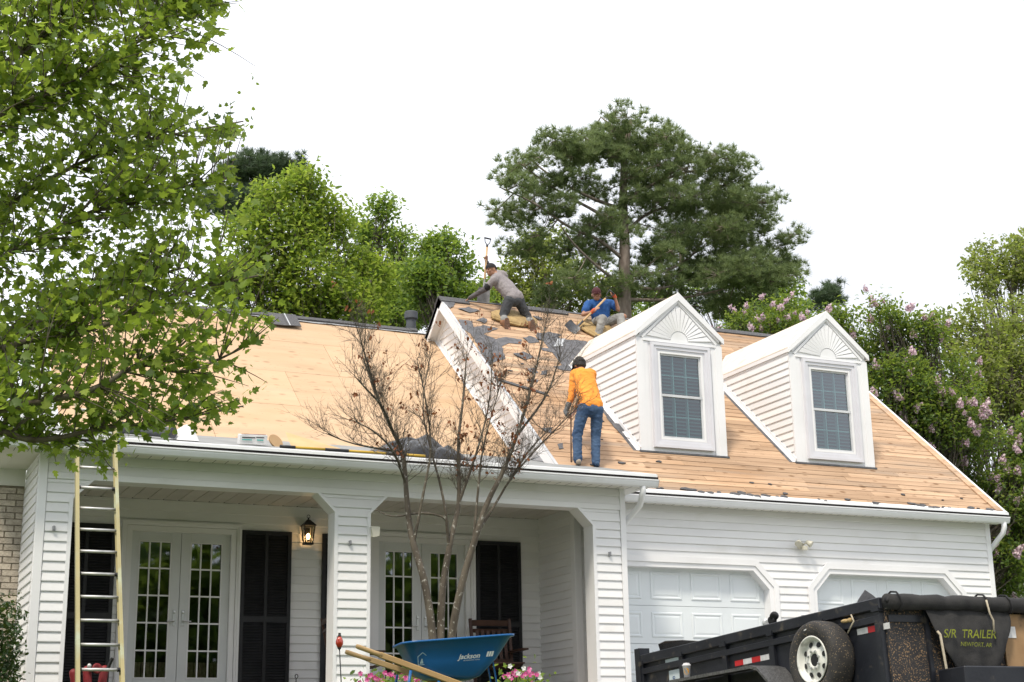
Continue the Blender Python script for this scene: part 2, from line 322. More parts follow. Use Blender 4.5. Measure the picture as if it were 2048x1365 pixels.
# french doors
def french(x0, x1):
    ft = MB()
    ft.frame([(x0+.004, FLOOR), (x0+.004, DT-.004), (x1-.004, DT-.004), (x1-.004, FLOOR)], .07, BY-.03, BY+.12)
    ft.frame([(x0-.07, FLOOR), (x0-.07, DT+.07), (x1+.07, DT+.07), (x1+.07, FLOOR)], .075, BY-.045, BY+.01)
    ft.frame([(x0-.1, FLOOR), (x0-.1, DT+.1), (x1+.1, DT+.1), (x1+.1, FLOOR)], .03, BY-.06, BY-.001)
    ft.build('door_frame', M['trim'], house)
    mid = (x0+x1)/2
    for s, (a, b) in enumerate(((x0+.005, mid-.003), (mid+.003, x1-.005))):
        gx0, gx1 = (a+.105, b-.125) if s == 0 else (a+.125, b-.105); g0, g1 = 1.04, 2.82; Y0, Y1 = BY+.03, BY+.07
        d = MB().box(a, gx0, Y0, Y1, FLOOR, DT).box(gx1, b, Y0, Y1, FLOOR, DT).box(gx0, gx1, Y0, Y1, FLOOR, g0).box(gx0, gx1, Y0, Y1, g1, DT).build('french_door', M['door'], house, bevel=.003)
        mu = MB(); cw = (gx1-gx0)/3; rh = (g1-g0)/5
        for i in (1, 2): mu.box(gx0+i*cw-.009, gx0+i*cw+.009, Y0+.004, Y1-.004, g0, g1)
        for j in (1, 2, 3, 4): mu.box(gx0, gx1, Y0+.006, Y1-.006, g0+j*rh-.010, g0+j*rh+.010)
        mu.frame([(gx0-.001, g0-.001), (gx0-.001, g1+.001), (gx1+.001, g1+.001), (gx1+.001, g0-.001)], -.014, Y0-.006, Y0+.01, closed=True)
        mu.build('muntin', M['trim'], d)
        for i in range(3):
            for j in range(5):
                tw = random.uniform(-.0018, .0018)
                MB().poly([(gx0+i*cw, Y0+.02, g0+j*rh), (gx0+i*cw+cw, Y0+.02+tw, g0+j*rh), (gx0+i*cw+cw, Y0+.02+tw*2, g0+j*rh+rh), (gx0+i*cw, Y0+.02+tw, g0+j*rh+rh)], [(0,1,2,3)]).build('pane', M['glass'], d)
        hx = b-.055 if s == 0 else a+.055
        h = MB().obox((hx, Y0-.006, FLOOR+1.0), (.018,0,0), (0,.006,0), (0,0,.105)).tube([(hx, Y0-.01, FLOOR+.96), (hx, Y0-.05, FLOOR+.96), (hx+(-.1 if s == 0 else .1), Y0-.055, FLOOR+.955)], .008, 8)
        h.lathe([(.016,0),(.016,.012),(.006,.014)], (hx, Y0-.01, FLOOR+1.07), (0,-1,0), 12).build('door_handle', M['nickel'], d, smooth=False)
    MB().box(x0-.3, x1+.3, BY+1.6, BY+1.65, FLOOR, 3.2).box(x0-.3, x0-.25, BY+.13, BY+1.6, FLOOR, 3.2).box(x1+.25, x1+.3, BY+.13, BY+1.6, FLOOR, 3.2).box(x0-.3, x1+.3, BY+.13, BY+1.6, 3.2, 3.25).box(x0-.3, x1+.3, BY+.13, BY+1.6, FLOOR-.05, FLOOR).build('interior_room', M['room'], house)
    # tan strips standing in for a fence reflection in the lowest panes
    cu = MB(); n = 24
    for k in range(n): cu.box(x0+.02+(x1-x0-.04)*k/n, x0+.02+(x1-x0-.04)*(k+.8)/n, BY+.42+.02*math.sin(k*1.9), BY+.44+.02*math.sin(k*1.9), FLOOR, 1.27)
    cu.build('pane_reflection', M['reflection'], house)
M['reflection'] = mat('tan_reflection', (.62,.55,.38), (.4,.34,.2), rough=.9, scale=30)
french(*D1); french(*D2)
# shutters
def shutter(x0, x1):
    z0, z1 = FLOOR+.05, 3.01; s = MB().frame([(x0, z0), (x0, z1), (x1, z1), (x1, z0)], -.05, BY-.055, BY-.02, closed=True)
    s.box(x0+.05, x1-.05, BY-.054, BY-.02, 1.78, 1.86).box((x0+x1)/2-.022, (x0+x1)/2+.022, BY-.053, BY-.02, z0+.05, z1-.05).box(x0+.04, x1-.04, BY-.024, BY-.018, z0+.04, z1-.04)
    p = s.build('shutter', M['shutter'], house); lv = MB(); z = z0+.06
    while z < z1-.07:
        if not 1.76 < z < 1.86:
            for a, b in ((x0+.05, (x0+x1)/2-.022), ((x0+x1)/2+.022, x1-.05)): lv.poly([(a,BY-.048,z),(b,BY-.048,z),(b,BY-.028,z+.032),(a,BY-.028,z+.032),(a,BY-.042,z-.004),(b,BY-.042,z-.004)], [(0,1,2,3),(4,5,1,0)])
        z += .036
    tag(lv.build('louver', M['shutter'], p), kind='stuff')
for a, b in ((2.72, 3.45), (5.125, 5.82), (6.26, 6.95), (8.575, 9.28)): shutter(a, b)

# ---------------------------------------------------------------- garage front
GD = ((10.12, 12.81), (13.656, 16.35)); GT = 2.578; GC = .27; GW = .0
def g_iv(z):
    r = [9.70]
    for a, b in GD:
        e = max(-.135, z-GT+GC-.197)
        if z < GT+.135: r += [a+e, b-e]
    r.append(17.04); return list(zip(r[::2], r[1::2]))
gw = siding('garage_wall', 'x', GY, -1, .42, 3.53, g_iv)
MB().box(17.035, 17.13, GY-.026, GY+.09, .42, 3.53).build('corner_board', M['trim'], gw, bevel=.004)
MB().box(17.10, 17.115, GY+.05, 28.3, .42, 3.53).build('garage_side_wall', M['siding'], house)
for a, b in GD:
    path = [(a, .42), (a, GT-GC), (a+GC, GT), (b-GC, GT), (b, GT-GC), (b, .42)]
    t = MB().frame(path, .15, GY-.03, GY+.01)
    t.frame([(a-.07, .42), (a-.07, GT-GC+.03), (a+GC-.03, GT+.07), (b-GC+.03, GT+.07), (b+.07, GT-GC+.03), (b+.07, .42)], .085, GY-.048, GY-.029)
    t.frame(path, .012, GY+.011, GY+.16)
    t.build('garage_door_trim', M['trim'], house)
    Y = GY+.13
    gd = MB(); secs = [.42, .98, 1.50, 2.04, 2.62]
    for z0, z1 in zip(secs, secs[1:]): gd.box(a-.05, b+.05, Y, Y+.04, z0+.003, z1-.003)
    gd.box(a-.05, b+.05, Y+.02, Y+.03, .42, 2.6)
    g = gd.build('garage_door', M['gdoor'], house)
    for z0, z1 in zip(secs, secs[1:]):
        for k in range(4):
            w = (b-a)/4; px0, px1 = a+k*w+.075, a+(k+1)*w-.075; pz0, pz1 = z0+.09, z1-.09; e = .022
            f = lambda d, y: [(px0+d, Y-y, pz0+d), (px1-d, Y-y, pz0+d), (px1-d, Y-y, pz1-d), (px0+d, Y-y, pz1-d)]
            ring = f(0, .0005)+f(e*.5, .012)+f(e*1.3, .012)+f(e*2.0, .0025)+f(e*3.4, .009)
            MB().poly(ring, [(4*q+i, 4*q+(i+1)%4, 4*q+4+(i+1)%4, 4*q+4+i) for q in range(4) for i in range(4)]+[(16,17,18,19)]).build('door_panel', M['gdoor'], g)

# ---------------------------------------------------------------- roofs
GA = math.atan(.8468); GE = (18.58, 3.623); cg, sg = math.cos(GA), math.sin(GA)
def groof(x, s, t=0): return Vector((x, GE[0]+s*cg-t*sg, GE[1]+s*sg+t*cg))
LA = math.atan(.815); LE = (20.74, 4.421); cl, sl = math.cos(LA), math.sin(LA)
def lroof(x, s, t=0): return Vector((x, LE[0]+s*cl-t*sl, LE[1]+s*sl+t*cl))
PA = math.atan(.245); PE = (17.56, 3.643)
def proof(x, s, t=0): return Vector((x, PE[0]+s*math.cos(PA)-t*math.sin(PA), PE[1]+s*math.sin(PA)+t*math.cos(PA)))
def slab(fn, x0, x1, s0, s1, t0, t1, mb=None, skew=0):
    mb = mb or MB()
    return mb.poly([fn(x0,s0,t0),fn(x1,s0,t0),fn(x1,s1,t0),fn(x0,s1,t0),fn(x0,s0,t1),fn(x1,s0,t1),fn(x1,s1,t1),fn(x0,s1,t1)],
                   [(0,3,2,1),(4,5,6,7),(0,1,5,4),(1,2,6,5),(2,3,7,6),(3,0,4,7)])
GX0, GX1, GS = 9.40, 17.22, 6.44
deck = MB(); slab(groof, GX0+.01, GX1-.01, .02, GS, -.10, -.026, deck)
bk = lambda x, s, t=0: Vector((x, 2*(GE[0]+GS*cg)-groof(x, s, t).y, groof(x, s, t).z))
slab(bk, GX0, GX1, .02, GS, -.10, 0, deck)
gr = deck.build('garage_roof', [M['dark']], house)
s = .0; k = 0
while s < GS-.02:
    s1 = min(s+.139, GS); x = GX0; first = True
    while x < GX1-.01:
        ln = random.choice((1.2, 1.83, 2.44, 2.44, 3.05, 3.66)) if not first else random.uniform(.6, 3.4); first = False
        x1 = GX1 if x+ln > GX1-.35 else x+ln
        dt = random.uniform(-.003, .0015)
        p = slab(groof, x+.0015, x1-.0015, s+random.uniform(.002,.004)+(.006 if random.random() < .2 else 0), s1-random.uniform(.0025,.0075), -.022+dt, dt)
        p.build('roof_plank', M['plank'], gr); x = x1
    s += .1405; k += 1
# rake strip at the right edge (a bare nailer over the planks) with a white metal drip edge
slab(groof, GX1-.17, GX1-.03, .03, GS-.05, .001, .02).build('rake_nailer', M['plank'], gr)
slab(groof, GX1-.03, GX1+.015, -.02, GS, -.14, .024).build('rake_fascia', M['gutter'], gr)
slab(groof, GX0-.004, GX0+.045, -.02, GS, .0015, .006).build('drip_edge', M['flash'], gr)
# ridge: felt strip and left-over cap shingles
def ridge_cap(fn, fb, S, x0, x1, w, t, m, name, par):
    a = MB(); slab(fn, x0, x1, S-w, S+.0, .002, t, a); slab(fb, x0, x1, S-w, S+.0, .002, t, a); return a.build(name, m, par)
ridge_cap(groof, bk, GS, GX0, GX1, .05, .012, M['felt'], 'ridge_felt', gr)
for x0, x1, w in ((9.385, 9.93, .19), (10.95, 11.35, .15), (11.34, 11.88, .16), (14.9, 15.5, .15), (15.49, 16.05, .15), (16.04, 16.5, .14)):
    ridge_cap(groof, bk, GS, x0, x1, w, .022+random.uniform(0,.008), M['shingle'], 'cap_shingle', gr)
# torn felt left on the planks
felts = {
 'a': [(9.48,5.53),(9.73,5.52),(9.66,5.24),(9.89,5.37),(10.15,5.32),(9.94,5.13),(9.77,5.01),(9.94,4.84),(10.16,4.96),(10.46,4.95),(10.37,4.75),(10.15,4.74),(9.95,4.56),(9.86,4.12),(9.63,3.94),(9.45,3.77),(9.46,4.11),(9.51,4.74),(9.52,4.96),(9.43,5.15)],
 'b': [(9.83,5.56),(9.99,5.71),(10.06,5.63),(9.96,5.48)], 'c': [(10.84,5.22),(11.15,5.4),(11.36,5.3),(11.09,5.15),(10.92,4.97),(10.76,5.02)],
 'd': [(11.38,5.15),(11.67,5.18),(11.84,5.11),(11.51,4.6),(11.3,4.38),(11.11,4.1),(10.97,3.87),(10.79,3.85),(10.67,3.96),(10.91,4.06),(11.17,4.46),(11.05,4.47),(10.7,4.58),(10.72,4.69),(10.98,4.67),(11.17,4.82)],
 'f': [(9.46,6.33),(9.71,6.35),(9.56,6.08),(9.46,5.98),(9.44,6.21)], 'g': [(9.6,1.69),(9.78,1.68),(9.7,1.56),(9.6,1.6)], 'h': [(9.66,1.22),(9.77,1.26),(9.72,1.09),(9.64,1.05)],
 'i': [(9.96,3.35),(10.18,3.39),(10.12,3.3),(9.95,3.28)], 'j': [(10.36,3.72),(10.5,3.78),(10.41,3.6),(10.3,3.58)], 'k': [(10.99,2.4),(11.02,2.16),(11.07,1.76),(11.02,1.52),(10.94,1.68),(10.91,2.15)],
 'n': [(9.62,6.0),(9.86,6.12),(10.05,6.02),(9.8,5.86)], 'o': [(10.05,4.3),(10.3,4.45),(10.42,4.25),(10.2,4.1)], 'p': [(10.5,5.02),(10.72,5.12),(10.78,4.9),(10.55,4.82)], 'q': [(10.1,3.75),(10.28,3.82),(10.3,3.66),(10.15,3.6)],
 'l': [(11.09,6.07),(11.19,6.06),(11.24,5.95),(11.13,5.89)], 'm': [(12.62,4.75),(12.95,4.95),(13.5,5.0),(13.6,4.7),(13.2,4.3),(12.8,4.1),(12.66,4.3)]}
def ragged(pts, amp, n):
    out = []
    for i, p in enumerate(pts):
        q = pts[(i+1)%len(pts)]; k = max(1, int(math.hypot(q[0]-p[0], q[1]-p[1])/n))
        for j in range(k): out.append((p[0]+(q[0]-p[0])*j/k+random.uniform(-amp, amp), p[1]+(q[1]-p[1])*j/k+random.uniform(-amp, amp)))
    return out
def sheet(fn, pts, t, th, name, m, par, curl=0):
    q = ragged(pts, .012, .07); cx = sum(p[0] for p in q)/len(q); cy = sum(p[1] for p in q)/len(q)
    lift = [t+curl*random.random()*random.random() for _ in q]; n = len(q)
    vs = [fn(*p, l+th) for p, l in zip(q, lift)]+[fn(*p, l) for p, l in zip(q, lift)]
    b = MB().poly(vs, [tuple(range(n))]+[(i, (i+1)%n, (i+1)%n+n, i+n) for i in range(n)])
    o = b.build(name, m, par); bm = bmesh.new(); bm.from_mesh(o.data); bmesh.ops.triangulate(bm, faces=bm.faces); bm.to_mesh(o.data); bm.free(); return o
for k, v in felts.items(): sheet(groof, v, .002, .004, 'felt_scrap', M['felt'], gr, .012 if k in 'ad' else .03)
sheet(groof, [(11.21,5.13),(11.37,5.15),(11.17,4.82),(10.97,4.74)], .012, .006, 'flashing_scrap', M['flash'], gr, .02)
slab(lambda x, s, t: groof(9.40+(x)*.875-(s)*.36, 3.22-(x)*.48+(s)*.9-.0, t), 0, .86, 0, .115, .004, .02).build('shingle_strip', M['shingle'], gr)
# crumbs of shingle along the eave and over the deck
for _ in range(85):
    x = random.uniform(9.7, 17.0); s = random.uniform(.0, .1) if random.random() < .6 else random.uniform(.1, 5.5)
    if 11 < x < 15.4 and s > 1.1: continue
    r = random.uniform(.012, .05) if s > .1 else random.uniform(.02, .07)
    pts = [(x+r*random.uniform(.7, 1.8)*math.cos(a), s+r*.6*math.sin(a)) for a in (0, 1.3, 2.4, 3.6, 5)]
    slab_ = MB(); n = 5; vs = [groof(*p, .012+random.uniform(0,.01)) for p in pts]+[groof(*p, .002) for p in pts]
    slab_.poly(vs, [(0,1,2,3,4)]+[(i,(i+1)%5,(i+1)%5+5,i+5) for i in range(5)]).build('shingle_crumb', M['shingle'], gr)

# gable end of the garage wing above the lower roof
XG = 9.605
def gable_iv(z):
    yf = 18.58+(z-3.623+.13)/.8468; yb = min(20.74+(z-4.421-.02)/.815 if z < 7.41 else 99, 23.45+.05+(7.78-.13-z)/.8468+.0)
    if z < 4.44: yb = min(yb, 17.56+(z-3.643)/.245)
    return [(yf, max(yf+.005, yb))]
gb_ = siding('gable_wall', 'y', XG, -1, 4.05, 7.62, gable_iv, step=.128)
def rake(fn, s0, s1, par):
    b = MB(); slab(fn, GX0, GX0+.022, s0, s1, -.17, .0, b); slab(fn, GX0+.022, XG, s0, s1, -.11, -.101, b); slab(fn, XG-.035, XG+.0, s0, s1, -.205, -.11, b); return b.build('rake_board', M['trim'], par)
rake(groof, .0, GS+.02, gb_); rake(bk, .5, GS+.02, gb_)
f = MB(); slab(lroof, XG-.06, XG-.018, -.05, 4.72, .004, .012, f); slab(lroof, XG-.026, XG-.016, -.05, 4.72, .01, .09, f); f.build('step_flashing', M['gutter'], gb_)
MB().poly([groof(GX0-.006, GS, .03), bk(GX0-.006, 3, .03), bk(GX0-.006, 3, -.03), groof(GX0-.006, GS, -.04), bk(GX0+.03, 3, .03), groof(GX0+.03, GS, .03)], [(0,1,2,3),(0,5,4,1)]).build('rake_shingle_edge', M['felt'], gb_)

# lower (left) roof of plywood
LX0, LX1, LS = 2.75, XG-.012, 4.715
lb_ = lambda x, s, t=0: Vector((x, 2*(LE[0]+LS*cl)-lroof(x, s, t).y, lroof(x, s, t).z))
d = MB(); slab(lroof, LX0, LX1, 0, LS, -.1, -.016, d); slab(lb_, LX0, LX1, 0, LS, -.1, 0, d); lr = d.build('lower_roof', M['dark'], house)
for j in range(4):
    x = LX0-(1.22 if j % 2 else 0.3)
    while x < LX1:
        a, b = max(x, LX0), min(x+2.44, LX1); s0, s1 = j*1.22, min((j+1)*1.22, LS); dt = random.uniform(-.001, .001)
        if b-a > .05: slab(lroof, a+.003, b-.003, s0+.003, s1-.003, -.014, dt).build('plywood_sheet', M['ply'], lr)
        x += 2.44
slab(lroof, LX0-.02, LX0, -.05, LS, -.12, .01).build('rake_fascia', M['gutter'], lr)
MB().poly([(LX0+.05, 20.8, 4.3), (LX0+.05, 28, 4.3), (LX0+.05, 24.37, 7.3)], [(0,1,2)]).build('gable_wall', M['siding'], house)
# its ridge: left shingle course with a curled pale underlayment edge, and one loose tab hanging over
def wavy(fn, x0, x1, s0, amp, t, w, n, m, name):
    vs = []; fs = []
    for i in range(n+1):
        x = x0+(x1-x0)*i/n; a = s0+amp*noise.noise((x*1.7, 3, 1)); l = .015+.025*abs(noise.noise((x*2.3, 9, 4)))
        vs += [fn(x, a, l), fn(x, a+.05, t+l*.3), fn(x, s0+w, t)]
    for i in range(n): fs += [(3*i, 3*i+3, 3*i+4, 3*i+1), (3*i+1, 3*i+4, 3*i+5, 3*i+2)]
    return fast(name, vs, fs, m, lr, smooth=True)
wavy(lroof, LX0, LX1-.1, LS-.155, .03, .012, .155, 60, M['flash'], 'curled_underlayment')
x = LX0
while x < LX1-.3:
    w = random.uniform(.85, 1.0); ridge_cap(lroof, lb_, LS, x, min(x+w, LX1-.28), .095+random.uniform(0,.025), .04+random.uniform(0,.012), M['shingle'], 'cap_shingle', lr); x += w-.01
for x0, x1, s0, t in ((6.56, 6.84, LS-.50, .062), (6.82, 7.06, LS-.49, .068)):
    slab(lroof, x0, x1, s0, LS, t-.012, t).build('loose_shingle', M['shingle'], lr)
slab(lroof, 6.85, 6.87, LS-.50, LS, .0685, .071).build('sealant_strip', M['flash'], lr)
# plumbing vent behind the ridge
v = MB().lathe([(.088,-.4),(.088,.30),(.092,.305)], (9.28, 24.55, 7.36), n=24); v.lathe([(.094,.28),(.098,.285),(.118,.30),(.122,.31),(.122,.42),(.112,.435),(.10,.437),(.10,.39)], (9.28, 24.55, 7.36), n=24)
v.build('vent_pipe', M['pipe'], lr, smooth=False)

# porch roof: low slope covered in grey underlayment
PX0, PX1 = 1.62, 10.22
pr = MB(); slab(proof, PX0, PX1, 0, 3.4, -.09, -.004, pr); pr = pr.build('porch_roof', M['soffit'], house)
n = 80; vs = []; fs = []
for i in range(n+1):
    x = PX0+(PX1-PX0-.08)*i/n
    for j in range(7): vs.append(proof(x, .01+.54*j, .004+.006*abs(noise.noise((x*2, j*1.3, 0)))))
for i in range(n):
    for j in range(6): fs.append((i*7+j, i*7+7+j, i*7+8+j, i*7+j+1))
fast('roof_underlayment', vs, fs, M['felt_grey'], pr, smooth=True)

# eaves: soffit, fascia, gutter with a shadow gap under the drip edge
def eave(x0, x1, lipY, lipZ, wallY, name, ext=0):
    f = MB().box(x0+.02, x1-.02, lipY+.12, wallY-.02, lipZ-.148, lipZ-.133); so = f.build('soffit', M['soffit'], house)
    x = x0+.1; g = MB()
    while x < x1-.1: g.box(x, x+.006, lipY+.125, wallY-.03, lipZ-.1492, lipZ-.1482); x += .155
    tag(g.build('soffit_groove', M['dark'], so), kind='stuff')
    prof = [(.118,-.012),(.118,-.122),(.05,-.122),(.036,-.112),(.022,-.085),(.012,-.062),(.012,-.05),(.004,-.046),(0,-.040),(0,-.026),(.006,-.024),(.006,-.034),(.016,-.046),(.022,-.060),(.03,-.083),(.045,-.106),(.055,-.116),(.112,-.116),(.112,-.012)]
    prof = [(a, b-.046) for a, b in prof]; g = MB().prism([(x0, lipY+a, lipZ+b) for a, b in prof], (x1-x0, 0, 0))
    for xe in (x0, x1-.006): g.prism([(xe, lipY+a, lipZ+b) for a, b in prof[:9]]+[(xe, lipY, lipZ-.072), (xe, lipY+.118, lipZ-.072)], (.006, 0, 0))
    gu = g.build('gutter', M['gutter'], house)
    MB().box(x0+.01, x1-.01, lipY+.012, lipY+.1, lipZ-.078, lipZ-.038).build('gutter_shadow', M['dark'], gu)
    MB().box(x0-.02+.05, x1-.05, lipY+.118, lipY+.14, lipZ-.155, lipZ).build('fascia_board', M['trim'], house)
    d = MB().prism([(x0+.03, lipY+.002, lipZ-.040), (x0+.03, lipY+.004, lipZ-.002), (x0+.03, lipY+.02, lipZ+.004), (x0+.03, lipY+.05, lipZ+.007+.03*ext), (x0+.03, lipY+.05, lipZ+.001+.03*ext)], (x1-x0-.06, 0, 0)); d.build('drip_edge', M['gutter'], gu)
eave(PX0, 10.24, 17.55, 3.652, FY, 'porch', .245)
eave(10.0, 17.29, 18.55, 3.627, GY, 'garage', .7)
MB().box(9.93, PX1, 17.68, GY+.3, 3.515, 3.526).build('soffit', M['soffit'], house)
MB().box(PX1, PX1+.02, 17.68, 19.0, 3.545, 3.68).prism([(PX1, 17.68, 3.68), (PX1, 19.2, 3.68), (PX1, 19.2, 4.03)], (.02,0,0)).build('rake_fascia', M['trim'], house)
MB().box(PX0+.02, 2.19, 17.68, 19.24, 3.515, 3.526).box(PX0+.3, PX0+.306, 17.68, 19.24, 3.513, 3.5145).build('soffit', M['soffit'], house)
MB().box(PX0, PX0+.02, 17.68, 19.4, 3.52, 3.70).build('rake_fascia', M['gutter'], house)
# downspouts
def spout(pts, name='downspout'):
    return MB().tube(pts, .042, 10).build(name, M['gutter'], house, smooth=True)
spout([(10.02, 17.63, 3.56), (10.02, 17.63, 3.42), (10.025, 17.68, 3.34), (10.06, 17.80, 3.26), (10.02, 18.45, 2.96), (9.985, 18.7, 2.86), (9.985, 18.82, 2.72), (9.985, 18.83, .45)])
spout([(17.2, 18.62, 3.53), (17.2, 18.62, 3.40), (17.2, 18.66, 3.31), (17.19, 18.78, 3.22), (17.19, 19.0, 3.06), (17.18, 19.05, 2.95), (17.18, 19.05, .4)])

# ---------------------------------------------------------------- dormers
def dormer(x0):
    w = 1.52; x1 = x0+w; Yf = 19.51; zb = 4.41; ze = 6.26; xm = (x0+x1)/2; za = 6.86
    # front: plain panel, corner boards, window
    wx0, wx1, wz0, wz1 = x0+.355, x1-.355, 4.60, 6.0
    fr = MB().box(x0, wx0, Yf, Yf+.02, zb, 6.19).box(wx1, x1, Yf, Yf+.02, zb, 6.19).box(wx0, wx1, Yf, Yf+.02, zb, wz0).box(wx0, wx1, Yf, Yf+.02, wz1, 6.19).poly([(x0, Yf, 6.19), (x1, Yf, 6.19), (x1, Yf, ze), (xm, Yf, za+.06), (x0, Yf, ze)], [(0,1,2,3,4)]).build('dormer_front', M['trim'], house)
    for a, b in ((x0-.01, x0+.115), (x1-.115, x1+.01)):
        cb = MB().box(a, b, Yf-.022, Yf-.001, zb+.0, ze-.08)
        cb.box(*((b-.002, b+.075) if a < xm else (a-.075, a+.002)), Yf-.012, Yf-.002, zb, 6.14); cb.build('corner_board', M['trim'], fr)
    t = MB()
    for d, w_, p in ((.125, .045, .06), (.08, .05, .045), (.03, .032, .03)): t.frame([(wx0-d, wz0-d), (wx0-d, wz1+d), (wx1+d, wz1+d), (wx1+d, wz0-d)], -w_, Yf-p, Yf+.001, closed=True)
    t.build('window_trim', M['wtrim'], fr)
    MB().box(x0-.03, x1+.03, Yf-.05, Yf+.002, zb-.03, zb-.002).build('base_flashing', M['felt'], fr)
    wd = MB().frame([(wx0, wz0), (wx0, wz1), (wx1, wz1), (wx1, wz0)], -.035, Yf-.03, Yf+.04, closed=True).build('dormer_window', M['trim'], house)
    zm = 5.30
    for (a, b, yy) in ((wz0+.03, zm+.02, .0), (zm-.015, wz1-.03, .016)):
        sa = MB().frame([(wx0+.033, a), (wx0+.033, b), (wx1-.033, b), (wx1-.033, a)], -.03, Yf-.018+yy, Yf+.01+yy, closed=True)
        if yy == 0: sa.box(wx0+.035, wx1-.035, Yf-.024, Yf-.001, zm-.018, zm+.02)
        sa.build('sash', M['sash'], wd)
        gx0, gx1, g0, g1 = wx0+.062, wx1-.062, a+.03, b-.03; mu = MB()
        for i in (1, 2): xx = gx0+(gx1-gx0)*i/3; mu.box(xx-.006, xx+.006, Yf+.003+yy, Yf+.007+yy, g0, g1)
        mu.box(gx0, gx1, Yf+.0025+yy, Yf+.0075+yy, (g0+g1)/2-.006, (g0+g1)/2+.006); mu.build('muntin', M['muntin'], wd)
        for i in range(3):
            for j in range(2):
                xa, xb = gx0+(gx1-gx0)*i/3, gx0+(gx1-gx0)*(i+1)/3; z_, zz = g0+(g1-g0)*j/2, g0+(g1-g0)*(j+1)/2; e = random.uniform(-.001, .001)
                MB().poly([(xa,Yf+yy,z_),(xb,Yf+yy+e,z_),(xb,Yf+yy+2*e,zz),(xa,Yf+yy+e,zz)], [(0,1,2,3)]).build('pane', M['wglass'], wd)
    bl = MB(); z = wz0+.03
    for k in range(3): bl.box(wx0+.05+k*(wx1-wx0-.1)/3-.016, wx0+.05+k*(wx1-wx0-.1)/3+.03, Yf+.055, Yf+.075, wz0, wz1)
    while z < wz1-.05:
        bl.poly([(wx0,Yf+.05,z),(wx1,Yf+.05,z),(wx1,Yf+.085,z+.036),(wx0,Yf+.085,z+.036)], [(0,1,2,3)]); z += .056
    bl.build('interior_shutter', M['blind'], wd); MB().box(wx0-.2, wx1+.2, Yf+.2, Yf+.22, wz0-.2, wz1+.1).build('interior_room', M['room'], wd)
    # pediment with a sunburst of raised rays
    pd = MB().frame([(x0+.10, 6.185), (xm, za-.055), (x1-.10, 6.185)], .035, Yf-.03, Yf-.001).box(x0+.10, x1-.10, Yf-.028, Yf-.001, 6.145, 6.186).build('pediment', M['trim'], fr)
    c = Vector((xm, 6.19)); n = 17; a0, a1 = R(4), R(176)
    for k in range(n):
        q0, q1 = a0+(a1-a0)*k/n+.013, a0+(a1-a0)*(k+1)/n-.013
        def hit(a):
            d = Vector((math.cos(a), math.sin(a))); sl_ = (za-.08-6.185)/(w/2-.12); best = 9
            for sx in (-1, 1):
                den = d.y+sx*d.x*sl_
                if den > 1e-6: best = min(best, (za-.085-c.y)/den)
            return c+d*best
        p0, p1 = hit(q0), hit(q1); i0 = c+Vector((math.cos(q0), math.sin(q0)))*.16; i1 = c+Vector((math.cos(q1), math.sin(q1)))*.16
        MB().poly([(i0.x,Yf-.002,i0.y),(p0.x,Yf-.002,p0.y),(p1.x,Yf-.002,p1.y),(i1.x,Yf-.002,i1.y),(i0.x,Yf-.026,i0.y),(p0.x,Yf-.034,p0.y),(p1.x,Yf-.026,p1.y),(i1.x,Yf-.022,i1.y)],
                  [(4,5,6,7),(0,1,5,4),(2,3,7,6),(1,2,6,5),(3,0,4,7)]).build('sunburst_ray', M['trim'], pd)
    MB().prism([(c.x+.155*math.cos(R(a)), Yf-.018, c.y+.155*math.sin(R(a))) for a in range(0, 181, 15)], (0,.017,0)).build('sunburst_hub', M['trim'], pd)
    # sides
    def siv(z): return [(Yf+.005, max(Yf+.01, 18.58+(z-3.623-.02)/.8468))]
    siding('dormer_side_wall', 'y', x0, -1, zb+.06, ze-.03, siv)
    MB().poly([(x1, Yf, zb), (x1, 18.58+(ze-3.623)/.8468, ze), (x1, Yf, ze)], [(0,1,2)]).build('dormer_side_wall', M['siding'], house)
    f = MB(); L0 = (Yf-18.58)/cg-.02; L1 = (ze-3.623)/sg
    slab(groof, x0-.075, x0-.02, L0, L1, .004, .012, f); slab(groof, x0-.03, x0-.018, L0, L1, .01, .075, f); f.build('step_flashing', M['gutter'], house)
    slab(groof, x0-.13, x0-.02, L0, L1, .0015, .0035).build('felt_scrap', M['felt'], gr)
    # roof: two slopes running back to the main roof
    ov = .032; zr = za+.115; zl = ze+.035; hw = w/2+ov; m_ = (zr-zl)/hw; Y0 = Yf-.045
    def yb(z): return 18.58+(z-3.623)/.8468+.12
    rf = MB()
    for sx in (-1, 1):
        e, r0 = xm+sx*hw, xm
        a = [(e, Y0, zl), (r0, Y0, zr), (r0, yb(zr), zr), (e, yb(zl), zl)]
        rf.prism(a, (0,0,-.022))
    rf = rf.build('dormer_roof', M['droof'], house)
    b = MB()
    for sx in (-1, 1):
        e = xm+sx*hw; b.prism([(e+sx*.004, Y0-.016, zl-.008), (xm, Y0-.016, zr+.004), (xm, Y0-.016, zr-.125), (e+sx*.004, Y0-.016, zl-.095)], (0,.03,0))
        b.prism([(e-sx*.075, Y0+.006, zl-.055+.075*m_-.035), (xm, Y0+.006, zr-.12), (xm, Y0+.006, zr-.16), (e-sx*.075, Y0+.006, zl-.055+.075*m_-.075)], (0,.036,0))
        b.box(min(e, e-sx*.02), max(e, e-sx*.02), Y0+.014, yb(zl)-.12, zl-.08, zl-.023)
        b.box(min(xm+sx*w/2, e-sx*.02), max(xm+sx*w/2, e-sx*.02), Y0+.02, yb(zl)-.15, zl-.075, zl-.065)
    b.build('dormer_fascia', M['trim'], rf)
    slab(groof, x0-.2, x0+.2, (ze-3.623)/sg-.1, (za+.1-3.623)/sg+.15, .003, .008).build('valley_felt', M['felt'], gr)
